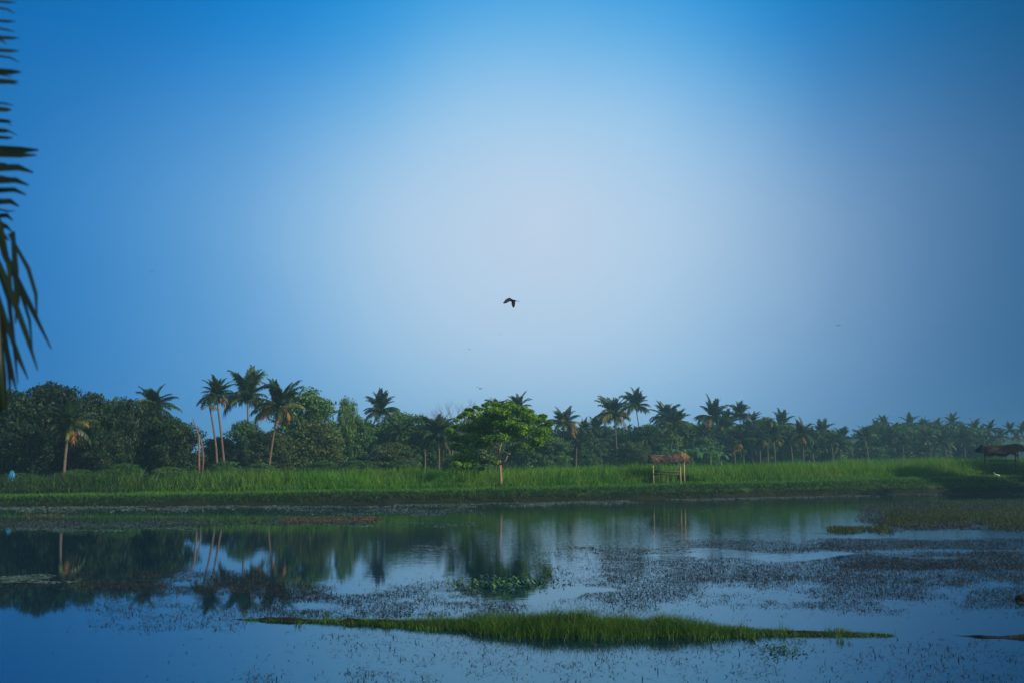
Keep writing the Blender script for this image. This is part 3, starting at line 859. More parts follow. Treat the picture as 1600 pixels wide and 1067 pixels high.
FR = {}
ELS = {'up': (1.35, .45, .25), 'mid': (.95, .75, .4), 'out': (.4, .75, .6), 'low': (-.1, .7, .8), 'hang': (-.45, .55, 1.0)}
for kname, (e, dr, hg) in ELS.items():
    for j in range(3):
        FR[kname, j] = frond_mesh('frond_' + kname, e + random.uniform(-.12, .12), 3.2, dr * random.uniform(.7, 1.3), 24, hg, j * 11 + len(kname), .25 if kname == 'hang' else .04)


def palm_trunk(base, top, bow=.4, r0=.14, r1=.085):
    mb = MB(); base, top = Vector(base), Vector(top); pts, rad = [], []
    sd = Vector((top.x - base.x, 0, 0)); n = 14
    for i in range(n + 1):
        t = i / n
        p = base.lerp(top, t); p.x += -(4 * t * (1 - t)) * bow * (1 if sd.x >= 0 else -1) * .5
        pts.append(p); rad.append((r0 + (r1 - r0) * t) * (1 + (.35 if i == 0 else 0)) * (1 + .04 * (i % 2)))
    mb.tube(pts, rad, 8, wob=.03); return mb


def palm(label, px, cy, D, rpx, bx=None, yellow=0, dead=2, nf=24, simple=False, tilt=0.0, seed=0):
    rd = random.Random(seed + int(px))
    c = P(px, cy, D); bx = px if bx is None else bx
    X0 = (bx - 800) * D / FPX
    gz = float(G(X0, D))
    root = empty('coconut_palm', (X0, D, gz)); tag(root, label, 'palm tree', 'coconut palms of the far tree line')
    tp = c - root.location
    link('trunk', palm_trunk((0, 0, -.4), tp, bow=rd.uniform(.1, .6)).mesh('palm_trunk_mesh'), M['bark_palm'], root)
    sc = rpx / FPX * D / 2.85; lo_, hi_ = rd.uniform(.14, .28), rd.uniform(.66, .84)
    kinds = []
    for i in range(nf):
        u = i / nf
        kinds.append('up' if u < lo_ else 'mid' if u < .5 else 'out' if u < hi_ else 'low')
    items = []
    for i, k in enumerate(kinds):
        items.append((k, 'frond', rd.uniform(.62, 1.12), i * 2.39996 + rd.uniform(-.5, .5)))
    order = [i for i, it in enumerate(items) if it[0] in ('out', 'low')]
    rd.shuffle(order)
    for i in order[:yellow]: items[i] = (items[i][0], 'frond_yellow', items[i][2], items[i][3])
    for i in range(dead): items.append(('hang', 'frond_dead', rd.uniform(.75, 1.0), rd.uniform(0, 6.28)))
    if simple:
        S = []
        for k, mt, s, a in items:
            me = FR[k, rd.randrange(3)]
            n = len(me.vertices); co = np.zeros(n * 3, np.float32); me.vertices.foreach_get('co', co); co = co.reshape(-1, 3) * s * sc
            ca, sa = math.cos(a), math.sin(a)
            co = np.stack([co[:, 0] * ca - co[:, 1] * sa, co[:, 0] * sa + co[:, 1] * ca, co[:, 2]], -1) + np.array(tp)
            S.append(co.reshape(-1, 3, 2, 3))
        link('crown', strips_mesh('palm_crown_mesh', np.concatenate(S)), M['frond'], root)
        return root
    for k, mt, s, a in items:
        f = link('dry_frond' if mt == 'frond_dead' else 'frond', with_mat(FR[k, rd.randrange(3)], mt), None, root)
        f.location = tp; s *= sc; f.scale = (s, s, s)
        f.rotation_euler = (rd.uniform(-.3, .3), rd.uniform(-.18, .18) + tilt, a)
        if mt == 'frond_yellow': f['label'] = 'yellowing palm frond'
    return root


PALMS = [
    # label, crown px x, crown y, distance, radius px, base px x, yellow, dead
    ("yellow green palm with orange lower fronds in front of the left grove", 108, 664, 83, 36, 106, 9, 3),
    ("green palm with drooping fronds right of the yellow green palm", 168, 654, 95, 34, 165, 3, 2),
    ("palm topping the left grove with a dry frond hanging below", 241, 634, 101, 34, 244, 1, 2),
    ("left leaning twin palm with a tiny crown of dead fronds", 327, 633, 104, 12, 344, 0, 5),
    ("slim palm of the leaning twins with the fuller crown", 338, 617, 106, 26, 358, 2, 2),
    ("tall palm with the widest dark crown left of centre", 386, 619, 124, 42, 389, 1, 0),
    ("palm with bright orange lower fronds and a slanting pale trunk", 436, 634, 108, 42, 421, 4, 5),
    ("palm with a yellow frond base left of the lone tree", 594, 641, 142, 30, 586, 1, 1),
    ("short palm low beneath the palm with the yellow frond base", 583, 683, 134, 24, 584, 3, 1),
    ("blue green drooping palm with one long orange dry frond", 683, 680, 128, 32, 684, 1, 2),
    ("dark palm poking above the top of the lone bright tree", 810, 637, 165, 22, 812, 0, 0),
    ("small palm tip just behind the lone tree's highest left leaves", 775, 638, 165, 18, 778, 0, 0),
    ("yellowish skirted palm first right of the lone tree", 882, 661, 170, 27, 878, 6, 2),
    ("small palm just right of the yellowish skirted palm", 912, 671, 195, 19, 914, 0, 0),
    ("small palm just left of the palm with brown hanging fronds", 931, 669, 195, 18, 932, 1, 0),
    ("large palm with brown hanging fronds left of the tall leaning palm", 959, 646, 178, 30, 961, 4, 4),
    ("tall palm leaning left above all others right of centre", 993, 633, 204, 25, 1006, 0, 2),
    ("dark palm left of the pair above the thatched shelter", 1040, 652, 204, 25, 1042, 0, 1),
    ("pale trunked palm right of the pair above the thatched shelter", 1054, 663, 184, 24, 1058, 1, 1),
    ("tall ragged palm above the banana clump", 1113, 650, 212, 27, 1117, 0, 3),
    ("shorter palm close right of the tall ragged palm", 1131, 669, 212, 26, 1134, 1, 2),
    ("clear topped palm left of the tight pair", 1155, 648, 214, 21, 1156, 0, 0),
    ("small palm right of the clear topped palm", 1176, 658, 224, 16, 1177, 0, 0),
    ("short palm with pale skirt low beneath the clear topped palm", 1158, 690, 192, 25, 1160, 1, 3),
    ("short palm on a thin white trunk rising from the grass", 1186, 686, 186, 19, 1185, 1, 2),
    ("short palm right of the thin white trunked palm", 1208, 682, 190, 20, 1208, 1, 2),
    ("pointed dark palm in the middle right grove", 1222, 663, 224, 21, 1224, 0, 1),
    ("palm with a brown skirt on a straight grey trunk", 1252, 678, 194, 22, 1251, 2, 4),
    ("dark palm right of the brown skirted palm", 1284, 676, 228, 21, 1285, 0, 1),
    ("isolated small palm at the left side of the haze gap", 1316, 683, 232, 16, 1318, 0, 0),
]
rdp = random.Random(99)
for i, (px, cy, D) in enumerate([(622, 676, 126), (662, 690, 126), (700, 694, 134), (842, 690, 160), (902, 690, 172), (940, 688, 176), (1010, 684, 180), (1070, 682, 184), (1098, 676, 188),
                                 (1144, 682, 190), (1170, 676, 196), (1198, 676, 196), (1234, 688, 196), (1268, 690, 200), (1298, 688, 204), (1310, 694, 206), (1352, 684, 222), (1394, 680, 226),
                                 (1410, 690, 224), (1450, 684, 226), (1474, 690, 226), (1505, 686, 230)]):
    palm('half hidden shaggy palm crown embedded in the hazy tree mass', px, cy, D + (7 if i % 2 else 2), rdp.uniform(16, 22), px + rdp.uniform(-3, 3), rdp.choice((0, 1, 3)), rdp.choice((0, 1, 2)), nf=26, simple=True, seed=200 + i)['group'] = 'shaggy palms embedded in the tree mass'
for i, (lb, px, cy, D, r, bx, ye, de) in enumerate(PALMS):
    palm(lb, px, cy, D, r, bx, ye, de, nf=34 if r > 14 else 9, seed=i)
FARPALMS = [
    ("hazy palm left of the double top in the far right grove", 1369, 666, 14), ("taller hazy palm of the double top in the far right grove", 1382, 661, 16),
    ("hazy palm third from left in the far right grove", 1421, 662, 16), ("hazy palm with a rounded top left of the highest far palm", 1441, 666, 15),
    ("low hazy palm between two higher far palms", 1464, 667, 15), ("highest hazy palm of the far right grove", 1488, 660, 18),
    ("hazy palm above the left post of the brown shelter", 1522, 670, 16), ("hazy palm left above the brown shelter roof", 1533, 676, 12),
    ("dark hazy palm over the middle of the brown shelter roof", 1547, 670, 16), ("small hazy palm over the brown roof centre", 1563, 679, 13),
    ("hazy palm over the right end of the brown roof", 1579, 671, 15), ("hazy palm cut by the right edge of the photo", 1597, 672, 14),
    ("low hazy palm between the last two far palms", 1589, 681, 10),
]
for i, (lb, px, cy, r) in enumerate(FARPALMS):
    palm(lb, px, cy, (262 if px < 1540 else 236) + 5 * (i % 3), r * (.85 + .3 * ((i * 7) % 5) / 5), px + (i % 3 - 1), 0, 1, nf=20, simple=True, seed=50 + i)['group'] = 'hazy palms of the far right grove'

# ------------------------------------------------------------------ bare trunk, banana plants, bare twigs
dt = empty('dead_palm_trunk', Vector((P(313, 740, 91).x, 91, float(G(P(313, 740, 91).x, 91)))))
tag(dt, 'bare reddish dead trunk without crown between the left groves', 'dead tree')
mb = MB(); o = dt.location
pts = [P(a, b, 91) - o for a, b in ((311, 745), (311, 712), (311, 682), (306, 667), (301, 653))]
mb.tube(pts, [.1, .09, .08, .06, .03], 8, wob=.16)
link('trunk', mb.mesh('dead_trunk_mesh'), M['bark_dead'], dt)
mb = MB(); mb.tube([P(a, b, 91.2) - o for a, b in ((316, 745), (318, 712), (316, 694), (312, 680))], [.07, .065, .05, .025], 8, wob=.16)
link('split_stem', mb.mesh('split_stem_mesh'), M['bark_dead'], dt)


def bare_tree(label, px, topy, D, spread):
    b = P(px, 735, D); b.z = float(G(b.x, D)); top = P(px, topy, D).z - b.z
    root = empty('bare_tree', b); tag(root, label, 'tree')
    mb = MB(); rd = random.Random(int(px))
    mb.tube([(0, 0, -.3), (0.1, 0, top * .6)], [.14, .09], 6)

    def br(p, d, l, r, k):
        e = p + d * l
        mb.tube([p, p.lerp(e, .5) + Vector((rd.uniform(-.1, .1), 0, .05)) * l, e], [r, r * .8, r * .5], 4, False)
        if k:
            for _ in range(3):
                dd = (d + Vector((rd.uniform(-.8, .8), rd.uniform(-.8, .8), rd.uniform(-.3, .5)))).normalized()
                br(p.lerp(e, rd.uniform(.5, 1)), dd, l * .65, r * .55, k - 1)
    for i in range(6):
        a = i * 1.05
        br(Vector((0.1, 0, top * (.5 + .03 * i))), Vector((math.cos(a) * .7, math.sin(a) * .5, .8)).normalized(), top * .28, .06, 4)
    link('trunk', mb.mesh('bare_twigs_mesh'), M['bark'], root)


bare_tree('leafless twiggy tree showing just left of the lone bright tree', 706, 640, 138, 3)


def banana(label, px, D, h, seed):
    rd = random.Random(seed); x = (px - 800) * D / FPX; gz = float(G(x, D))
    root = empty('banana_plant', (x, D, gz)); tag(root, label, 'banana plant', 'banana plants behind the thatched shelter')
    mb = MB(); mb.tube([(0, 0, -.2), (.03, 0, h * .3), (0, 0, h * .58)], [.16, .13, .08], 8)
    link('stem', mb.mesh('banana_stem_mesh'), M['banana'], root)
    for i in range(9):
        a = i * 2.4 + rd.uniform(-.3, .3); e = 1.45 if i == 0 else rd.uniform(.7, 1.25); L = h * rd.uniform(.5, .68)
        r = []; p = Vector((0, 0, h * .56)); an = e
        for k in range(9):
            t = k / 8; w = (.04 if t < .12 else .26 * math.sin(math.pi * min(1, (t - .08) / .92)) ** .6 + .02) * (1 if i else .35)
            sd = Vector((-math.sin(a), math.cos(a), 0))
            r.append([tuple(p - sd * w + Vector((0, 0, .08 * w))), tuple(p + sd * w + Vector((0, 0, .08 * w)))])
            p = p + Vector((math.cos(a) * math.cos(an), math.sin(a) * math.cos(an), math.sin(an))) * L / 8
            an -= (.24 if i else .02)
        link('leaf', strips_mesh('banana_leaf_mesh', np.array([r]), True), M['banana'], root)


for i, (lb, px, D, h) in enumerate([("banana plant showing left above the thatched shelter", 1046, 158, 5.2), ("banana plant with one pale spear leaf behind the straw tuft", 1064, 156, 5.0),
                                    ("banana plant with an upright yellow green leaf right of the shelter", 1080, 160, 5.6), ("broad banana plant right of the upright yellow green leaf", 1094, 156, 5.0),
                                    ("banana plant leaning at the middle of the banana clump", 1108, 158, 5.4), ("low banana plant at the right end of the banana clump", 1124, 155, 4.4)]):
    banana(lb, px, D, h, i)

# ------------------------------------------------------------------ lone bright tree on the bank
DT = 86.0
base = P(783, 760, DT); base.z = float(G(base.x, DT))
lone = empty('lone_tree', base)
tag(lone, 'lone bright green spreading tree with pale trunk standing on the bank', 'tree')
random.seed(21); rng = np.random.default_rng(21)
lp = lambda a, b, dy=0.0: P(a, b, DT + dy) - lone.location
mb = MB()
fork = lp(782, 726)
mb.tube([lp(783, 764), lp(783, 757), lp(782.5, 745), lp(781.5, 735), fork], [.19, .13, .115, .11, .115], 12, wob=.05)
limbs = [
    ([fork, lp(780, 712, .3), lp(781, 700, .6), lp(787, 684, 1), lp(789, 664, 1.2)], .085),
    ([fork, lp(790, 718, -.4), lp(795, 707, -.4), lp(799, 694, .3), lp(805, 684, 1)], .085),
    ([lp(781, 724), lp(776, 712, -.6), lp(778, 698, -.4), lp(770, 682, -.1), lp(760, 662, .2)], .075),
    ([lp(780, 726), lp(768, 716, .5), lp(754, 706, .9), lp(738, 696, 1.2), lp(722, 690, 1.2)], .07),
    ([lp(796, 707, -.8), lp(806, 698, .3), lp(822, 690, 1), lp(842, 688, 1.4)], .06),
    ([lp(797, 709, -.8), lp(787, 704, -1.2), lp(783, 706, -1.4)], .05),
    ([lp(778, 700), lp(764, 694, 1.6), lp(752, 684, 2.4)], .05),
    ([lp(788, 684, 1), lp(800, 668, 2), lp(810, 648, 2.4)], .05),
    ([lp(770, 716, .4), lp(752, 716, .6)], .02),
    ([lp(776, 704), lp(766, 690, -2), lp(752, 684, -3)], .045),
    ([lp(799, 696), lp(806, 684, -2), lp(818, 676, -3)], .045),
]
for pts, r in limbs:
    mb.tube(pts, [r * (1 - .75 * i / (len(pts) - 1)) for i in range(len(pts))], 7, wob=.06)
pads = []
for (a, b, rx) in [(742, 648, 15), (728, 668, 14), (756, 655, 14), (770, 641, 14), (784, 646, 13), (798, 637, 14), (812, 640, 13), (826, 650, 14), (842, 655, 11), (852, 666, 10), (846, 672, 13),
                   (838, 686, 14), (859, 661, 6), (702, 672, 7), (733, 641, 8), (853, 684, 8), (822, 668, 14), (806, 660, 15), (790, 664, 13), (775, 664, 14), (758, 672, 15), (742, 682, 15), (724, 686, 14), (714, 698, 13), (732, 704, 13), (720, 716, 13), (708, 684, 10),
                   (752, 694, 13), (768, 686, 12), (804, 682, 13), (816, 696, 10), (788, 676, 12), (740, 716, 12), (728, 726, 9), (713, 724, 7), (755, 720, 7), (806, 700, 8), (828, 706, 6), (773, 722, 6), (752, 732, 5)]:
    pads.append((a, b, rx, random.uniform(-3.2, 1.5)))
for _ in range(26):                                     # loose sprigs breaking the outline
    t = random.uniform(3.0, 6.4); a = 783 + 74 * math.cos(t) * random.uniform(.93, 1.07); b = 672 + 40 * math.sin(t) * random.uniform(.93, 1.12)
    pads.append((a, b, random.uniform(3.5, 6.5), random.uniform(-2, 2)))
for _ in range(38):
    t = random.uniform(0, 6.28); q = random.uniform(.1, 1) ** .5
    a = 785 + 62 * q * math.cos(t); dy = 3.8 * q * math.sin(t)
    b = 641 + 34 * (abs(a - 790) / 75) ** 2 + random.uniform(-5, 48)
    if abs(a - 790) < 25 and b > 684: b -= 26
    pads.append((a, b, random.uniform(6, 14), dy))
cs, rs = [], []
for a, b, rx, dy in pads:
    c = lp(a, b, dy); r = rx / FPX * DT
    cs.append(tuple(c)); rs.append((r * 1.05, r * 1.05, r * .5))
    tgt = min((p for pts, _ in limbs for p in pts[2:]), key=lambda p: (p - c).length)
    if random.random() < .6 and .3 < (tgt - c).length < 1.5:
        mb.tube([tgt, tgt.lerp(c, .5) + Vector((0, 0, .12)), c], [.018, .012, .006], 4, False)
link('trunk', mb.mesh('lone_tree_trunk_mesh'), M['bark_main'], lone)
S = leaf_cloud(np.array(cs), np.array(rs), 820, .15, up=.8)
link('crown', strips_mesh('lone_tree_crown_mesh', S), M['bright'], lone)

# ------------------------------------------------------------------ shelters
def thatch(name, mat, corners, n, length, ragged, root, seed):
    """bundle of dry leaves laid over a pitched roof. corners = (x0, x1, ridge z, eave z, half depth)"""
    rd = random.Random(seed); x0, x1, zr, ze, hd = corners; out = []
    for i in range(n):
        x = rd.uniform(x0, x1); sg = rd.choice((-1, 1)); u = rd.uniform(0, 1) ** .8
        sag = .12 * math.sin((x - x0) / (x1 - x0) * math.pi * 2.3 + seed)
        y = sg * hd * u; z = zr + (ze - zr) * u + sag + rd.uniform(-.05, .07)
        if x < x0 + .35 or x > x1 - .35: z -= rd.uniform(0, .16)
        l = length * rd.uniform(.5, 1.2); w = rd.uniform(.025, .07)
        d = Vector((rd.uniform(-ragged, ragged), sg * hd, (ze - zr))).normalized()
        e = d.cross(Vector((0, 0, 1))).normalized()
        p = Vector((x, y, z)); r = []
        for k in range(3):
            t = k / 2; q = p + d * l * t + Vector((0, 0, -.12 * t * t + rd.uniform(-.02, .04)))
            r.append([tuple(q - e * w * (1 - .7 * t)), tuple(q + e * w * (1 - .7 * t))])
        out.append(r)
    return link(name, strips_mesh(name + '_mesh', np.array(out)), M[mat], root)


DS = 93.3
b = P(1044, 752, DS); b.z = float(G(b.x, DS))
hut = empty('thatched_shelter', b)
tag(hut, 'small open shelter with ragged dry thatch on bamboo posts', 'shelter')
hl = lambda a, c, dy=0.0: P(a, c, DS + dy) - hut.location
zg = lambda v: Vector((v.x, v.y, -.35))


def post(root, top, bot, r, mat, bend=.03):
    mb = MB(); mid = top.lerp(bot, .5) + Vector((bend, 0, 0)); mb.tube([bot, mid, top], [r * 1.1, r, r * .9], 8, wob=.05)
    return link('post', mb.mesh('post_mesh'), M[mat], root)


for a, ytop, dy in ((1020, 722, -1.0), (1029, 722, 1.0), (1062.5, 720, -1.0), (1069, 720, 1.0)):
    t = hl(a, ytop, dy); bt = hl(a + 1.2, 752, dy); post(hut, t, zg(bt), .05, 'bamboo', random.uniform(-.05, .05))
t = hl(1042, 741, -.3); post(hut, t, zg(hl(1042.5, 752, -.3)), .07, 'bamboo', .02)
for yy, dy in ((735.5, -1.0), (740, -1.05), (736, 0.95)):
    mb = MB(); mb.tube([hl(1021, yy, dy), hl(1042, yy + .6, dy), hl(1063, yy, dy)], .045, 6); link('rail', mb.mesh('rail_mesh'), M['board'], hut)
mb = MB()
for k in range(11):
    yk = -.95 + k * .19; mb.tube([hl(1022, 740.6, yk), hl(1064, 740.6, yk)], .05, 5)
link('platform', mb.mesh('platform_mesh'), M['board'], hut)
mb = MB()
for dy in (-1.0, 1.0): mb.tube([hl(1016, 720, dy), hl(1072, 720, dy)], .05, 6)
mb.tube([hl(1016, 711.5, 0), hl(1072, 711, 0)], .05, 6)
for a in (1018, 1032, 1046, 1060, 1070):
    mb.tube([hl(a, 720, -1.05), hl(a, 711.5, 0), hl(a, 720, 1.05)], .035, 5)
link('roof_frame', mb.mesh('roof_frame_mesh'), M['bamboo'], hut)
x0, x1 = hl(1016, 710).x, hl(1072, 710).x
thatch('thatch_roof', 'thatch', (x0, x1, hl(1044, 710).z, hl(1044, 717.5).z, 1.1), 2600, .45, 1.1, hut, 3)
# straw tuft piled on the right end of the roof
rd = random.Random(5); out = []; c0 = hl(1066, 712, -.2)
for i in range(420):
    a = rd.uniform(0, 6.28); rr_ = rd.uniform(0, .5); hh = (.5 - rr_) * .75 * rd.uniform(.3, 1)
    p = c0 + Vector((math.cos(a) * rr_ * 1.05, math.sin(a) * rr_, hh + .05)); d = Vector((math.cos(a), math.sin(a), rd.uniform(-.7, .35))).normalized(); e = d.cross(Vector((0, 0, 1))).normalized() * .03
    r = []
    for k in range(3):
        q = p + d * .22 * k + Vector((0, 0, -.05 * k * k)); r.append([tuple(q - e * (1 - .4 * k)), tuple(q + e * (1 - .4 * k))])
    out.append(r)
link('straw_tuft', strips_mesh('straw_tuft_mesh', np.array(out)), M['straw'], hut)

D2 = 116.0
b = P(1565, 742, D2); b.z = float(G(b.x, D2))
hut2 = empty('brown_shelter', b)
tag(hut2, 'dark brown roofed open shelter on thin posts at the right edge', 'shelter')
hl2 = lambda a, c, dy=0.0: P(a, c, D2 + dy) - hut2.location
for a, dy in ((1543.5, -1.2), (1539, 1.2), (1591, -1.2), (1587, 1.2)):
    post(hut2, hl2(a - .6, 704, dy), zg(hl2(a + .8, 744, dy)), .06 if dy < 0 else .08, 'pole_dark', random.uniform(-.04, .04))
mb = MB()
for dy in (-1.2, 1.2): mb.tube([hl2(1534, 704, dy), hl2(1598, 703, dy)], .06, 6)
mb.tube([hl2(1534, 697, 0), hl2(1598, 695, 0)], .06, 6)
for a in (1536, 1550, 1565, 1580, 1596): mb.tube([hl2(a, 705, -1.3), hl2(a, 696, 0), hl2(a, 705, 1.3)], .04, 5)
link('roof_frame', mb.mesh('roof_frame2_mesh'), M['pole_dark'], hut2)
thatch('thatch_roof', 'thatch_dark', (hl2(1534, 700).x, hl2(1596, 700).x, hl2(1565, 695).z, hl2(1565, 703).z, 1.4), 4200, .6, .6, hut2, 8)
thatch('eave_fringe', 'thatch_dark', (hl2(1546, 700).x, hl2(1580, 700).x, hl2(1565, 702).z, hl2(1565, 708).z, 1.25), 1200, .5, .2, hut2, 9)
mb = MB()
for yy in (719, 726): mb.tube([hl2(1543, yy, 1.2), hl2(1590, yy, 1.2)], .05, 6)
link('rail', mb.mesh('rail2_mesh'), M['pole_dark'], hut2)

# pale driftwood under it
p0 = P(1558, 742, 113.5); p0.z = float(G(p0.x, 113.5))
mb = MB(); mb.tube([(-.38, 0, .42), (-.2, 0, .2), (.05, 0, .1), (.3, -.05, .02)], [.03, .045, .06, .05], 7, wob=.15); mb.tube([(-.1, 0, .13), (.15, .05, .16), (.38, 0, .05)], [.03, .04, .02], 6, wob=.15)
o = link('driftwood', mb.mesh('driftwood'), M['white']); o.location = p0
tag(o, 'bleached white branch lying under the brown shelter', 'branch')

# ------------------------------------------------------------------ small things at the left
for k, (a, lb, h) in enumerate(((17, 'left one of two short pale stakes at the left water edge', .72), (29.5, 'right one of two short pale stakes at the left water edge', .7))):
    w = W(a, 783); mb = MB()
    mb.tube([(0, 0, -.4), (.01, 0, h * .5), (-.02 + .03 * k, 0, h)], [.035, .03, .022], 7, wob=.08)
    o = link('wooden_stake', mb.mesh('wooden_stake'), M['bamboo']); o.location = (float(w[0]), float(w[1]) + .4, .02)
    tag(o, lb, 'stake', 'stakes at the left water edge')
ar = P(122, 772, 80.5); ar.z = float(G(ar.x, 80.5))
mb = MB(); mb.tube([(.3 * math.cos(t), 0, .04 + .34 * math.sin(t)) for t in np.linspace(-.15, math.pi + .15, 13)], .035, 8)
o = link('pipe_hoop', mb.mesh('pipe_hoop'), M['white']); o.location = ar; tag(o, 'small white pipe hoop half buried in the left bank grass', 'hoop')

# blue tarpaulin draped over a stick frame
tpv = P(18, 750, 83); tpv.z = float(G(tpv.x, 83))
root = empty('blue_tarpaulin', tpv); tag(root, 'blue tarpaulin draped over a stick at the left edge bushes', 'tarpaulin')
v, f = [], []; nu, nv = 18, 14
zt = P(18, 735, 83).z - tpv.z; zb = P(18, 757, 83).z - tpv.z
for i in range(nu):
    for j in range(nv):
        u, w = i / (nu - 1) * 2 - 1, j / (nv - 1)
        wd = .12 + .34 * w ** .8
        fold = .06 * math.sin(u * 9 + w * 2) * w
        v.append((u * wd + .04 * math.sin(w * 5), -.35 * w * (1 - u * u * .7) + fold, zt + (zb - zt) * w + .05 * math.sin(u * 5) * w))
for i in range(nu - 1):
    for j in range(nv - 1): f.append((i * nv + j, (i + 1) * nv + j, (i + 1) * nv + j + 1, i * nv + j + 1))
me = bpy.data.meshes.new('tarp_sheet'); me.from_pydata(v, [], f); me.polygons.foreach_set('use_smooth', np.ones(len(f), bool))
sh = link('sheet', me, M['tarp'], root); md = sh.modifiers.new('thick', 'SOLIDIFY'); md.thickness = .01
mb = MB(); mb.tube([(0, .1, -.3), (0, .05, zt + .05)], .03, 6); link('stick', mb.mesh('tarp_stick'), M['pole_dark'], root)

# mud clod at the right edge
w = W(1600, 937); me = bpy.data.meshes.new('mud_clod')
import bmesh
bm = bmesh.new(); bmesh.ops.create_icosphere(bm, subdivisions=3, radius=.13)
for vv in bm.verts:
    k = 1 + .35 * float(vnoise(np.array(vv.co.x * 9 + 3), np.array(vv.co.z * 9 + vv.co.y * 5), 1., 3)); vv.co = Vector((vv.co.x * k * 1.3, vv.co.y * k, vv.co.z * k * .7))
bm.to_mesh(me); bm.free()
o = link('mud_clod', me, M['mud']); o.location = (float(w[0]), float(w[1]), .04); tag(o, 'dark lump of mud poking out of the water at the right edge', 'mud lump')


# ------------------------------------------------------------------ birds
def bird(name, label, px, py, D, span, wing_l, wing_r, heading=(-1, 0, 0), mat='feather', group=None, chord_l=(1, 0, 0)):
    """one continuous body with two cambered wings; wing vectors are tip offsets (in half spans) for each side"""
    root = P(px, py, D); s = span / 2
    v, f = [], []
    prof = [(-.62, .004, 0), (-.52, .02, .0), (-.44, .05, .01), (-.36, .062, .012), (-.28, .05, .0), (-.18, .085, -.01), (-.02, .115, -.02), (.14, .095, -.01), (.28, .055, .0), (.4, .05, .0), (.58, .075, .0), (.64, .05, 0)]
    seg = 10
    for x, r, z in prof:
        fl = .22 if x > .35 else 1.0
        for k in range(seg):
            t = 2 * math.pi * k / seg; v.append((x, math.cos(t) * r, z + math.sin(t) * r * fl))
    for i in range(len(prof) - 1):
        for k in range(seg):
            k2 = (k + 1) % seg; f.append((i * seg + k, i * seg + k2, (i + 1) * seg + k2, (i + 1) * seg + k))
    for sg, tip in ((-1, wing_l), (1, wing_r)):
        tip = Vector(tip); n, b0 = 9, len(v)
        for i in range(n):
            t = i / (n - 1)
            c = Vector((0, sg * .04, .04)) + Vector((tip.x * t ** 1.3, tip.y * t, tip.z * t ** 1.25 + .16 * math.sin(math.pi * min(1, t * 1.15))))
            cd = Vector(chord_l) if sg < 0 else Vector((1, 0, 0))
            ch = (.34 * (1 - .25 * t) if t < .75 else .34 * (.81 - 2.4 * (t - .75))) + .02
            th = .02 * (1 - t) + .004
            for (q, zz) in ((-.45, 0), (-.1, th), (.55 + .1 * (i % 2), 0), (-.1, -th)):
                v.append(tuple(c + cd * q * ch + Vector((0, 0, zz))))
        for i in range(n - 1):
            for k in range(4):
                k2 = (k + 1) % 4; f.append((b0 + i * 4 + k, b0 + i * 4 + k2, b0 + (i + 1) * 4 + k2, b0 + (i + 1) * 4 + k))
        f.append((b0 + (n - 1) * 4, b0 + (n - 1) * 4 + 1, b0 + (n - 1) * 4 + 2, b0 + (n - 1) * 4 + 3))
    me = bpy.data.meshes.new(name); me.from_pydata(v, [], f); me.polygons.foreach_set('use_smooth', np.ones(len(f), bool))
    o = link(name, me, M[mat]); o.location = root; o.scale = (s, s, s)
    o.rotation_euler = (heading[0], heading[1], heading[2])
    tag(o, label, 'bird', group); return o


bird('flying_bird', 'large dark bird with wings swept down in mid sky', 800.5, 470, 48, 1.15, (-.72, -.5, -.46), (.16, .5, -.55), (0, R(8), 0), chord_l=(.8, 0, -.5))
GB = 'tiny distant birds in the sky'
bird('distant_bird', 'small dark bird gliding just above the lone tree', 750, 607, 120, 1.1, (.0, -1, -.02), (-.05, 1, .16), (R(8), R(5), R(75)), group=GB)
bird('distant_bird', 'tiny grey bird left below the large dark bird', 733, 546, 150, .7, (.1, -1, .35), (.1, 1, .3), (0, 0, R(70)), group=GB)
bird('distant_bird', 'tiny white bird directly under the large dark bird', 782, 524, 150, .6, (.1, -.8, .5), (.1, .8, .5), (0, 0, R(50)), 'feather_white', GB)
bird('distant_bird', 'tiny dark bird furthest right in the sky', 1310, 510, 150, .8, (.1, -1, .2), (.1, 1, .4), (0, R(10), R(80)), group=GB)
bird('distant_bird', 'tiny dark speck of a bird left of the rightmost one', 1273, 538, 180, .6, (.1, -1, .3), (.1, 1, .3), (0, 0, R(60)), group=GB)
bird('distant_bird', 'tiny dark bird alone in the left sky', 237, 425, 150, .6, (.1, -1, .3), (.1, 1, .2), (0, 0, R(70)), group=GB)
bird('distant_bird', 'tiny bird speck right of the large dark bird below it', 886, 558, 180, .6, (.1, -1, .3), (.1, 1, .2), (0, 0, R(70)), 'feather_white', GB)
bird('distant_bird', 'tiny white bird above the tall leaning palm', 1053, 536, 170, .6, (.1, -1, .4), (.1, 1, .2), (0, 0, R(40)), 'feather_white', GB)

# ------------------------------------------------------------------ near palm at the left edge
ND = 4.6
nb = Vector((-3.6, 4.4, float(G(-3.6, 4.4))))
near = empty('near_palm', nb); tag(near, 'dark blurred palm fronds hanging close at the upper left edge', 'palm tree')
mb = MB(); mb.tube([(0, 0, -.3), (-.1, 0, 2.0), (-.2, 0, 4.4)], [.17, .13, .11], 12, wob=.05)
link('trunk', mb.mesh('near_trunk_mesh'), M['bark_palm'], near)
nl = lambda a, b, d=0.0: P(a, b, ND + d) - nb


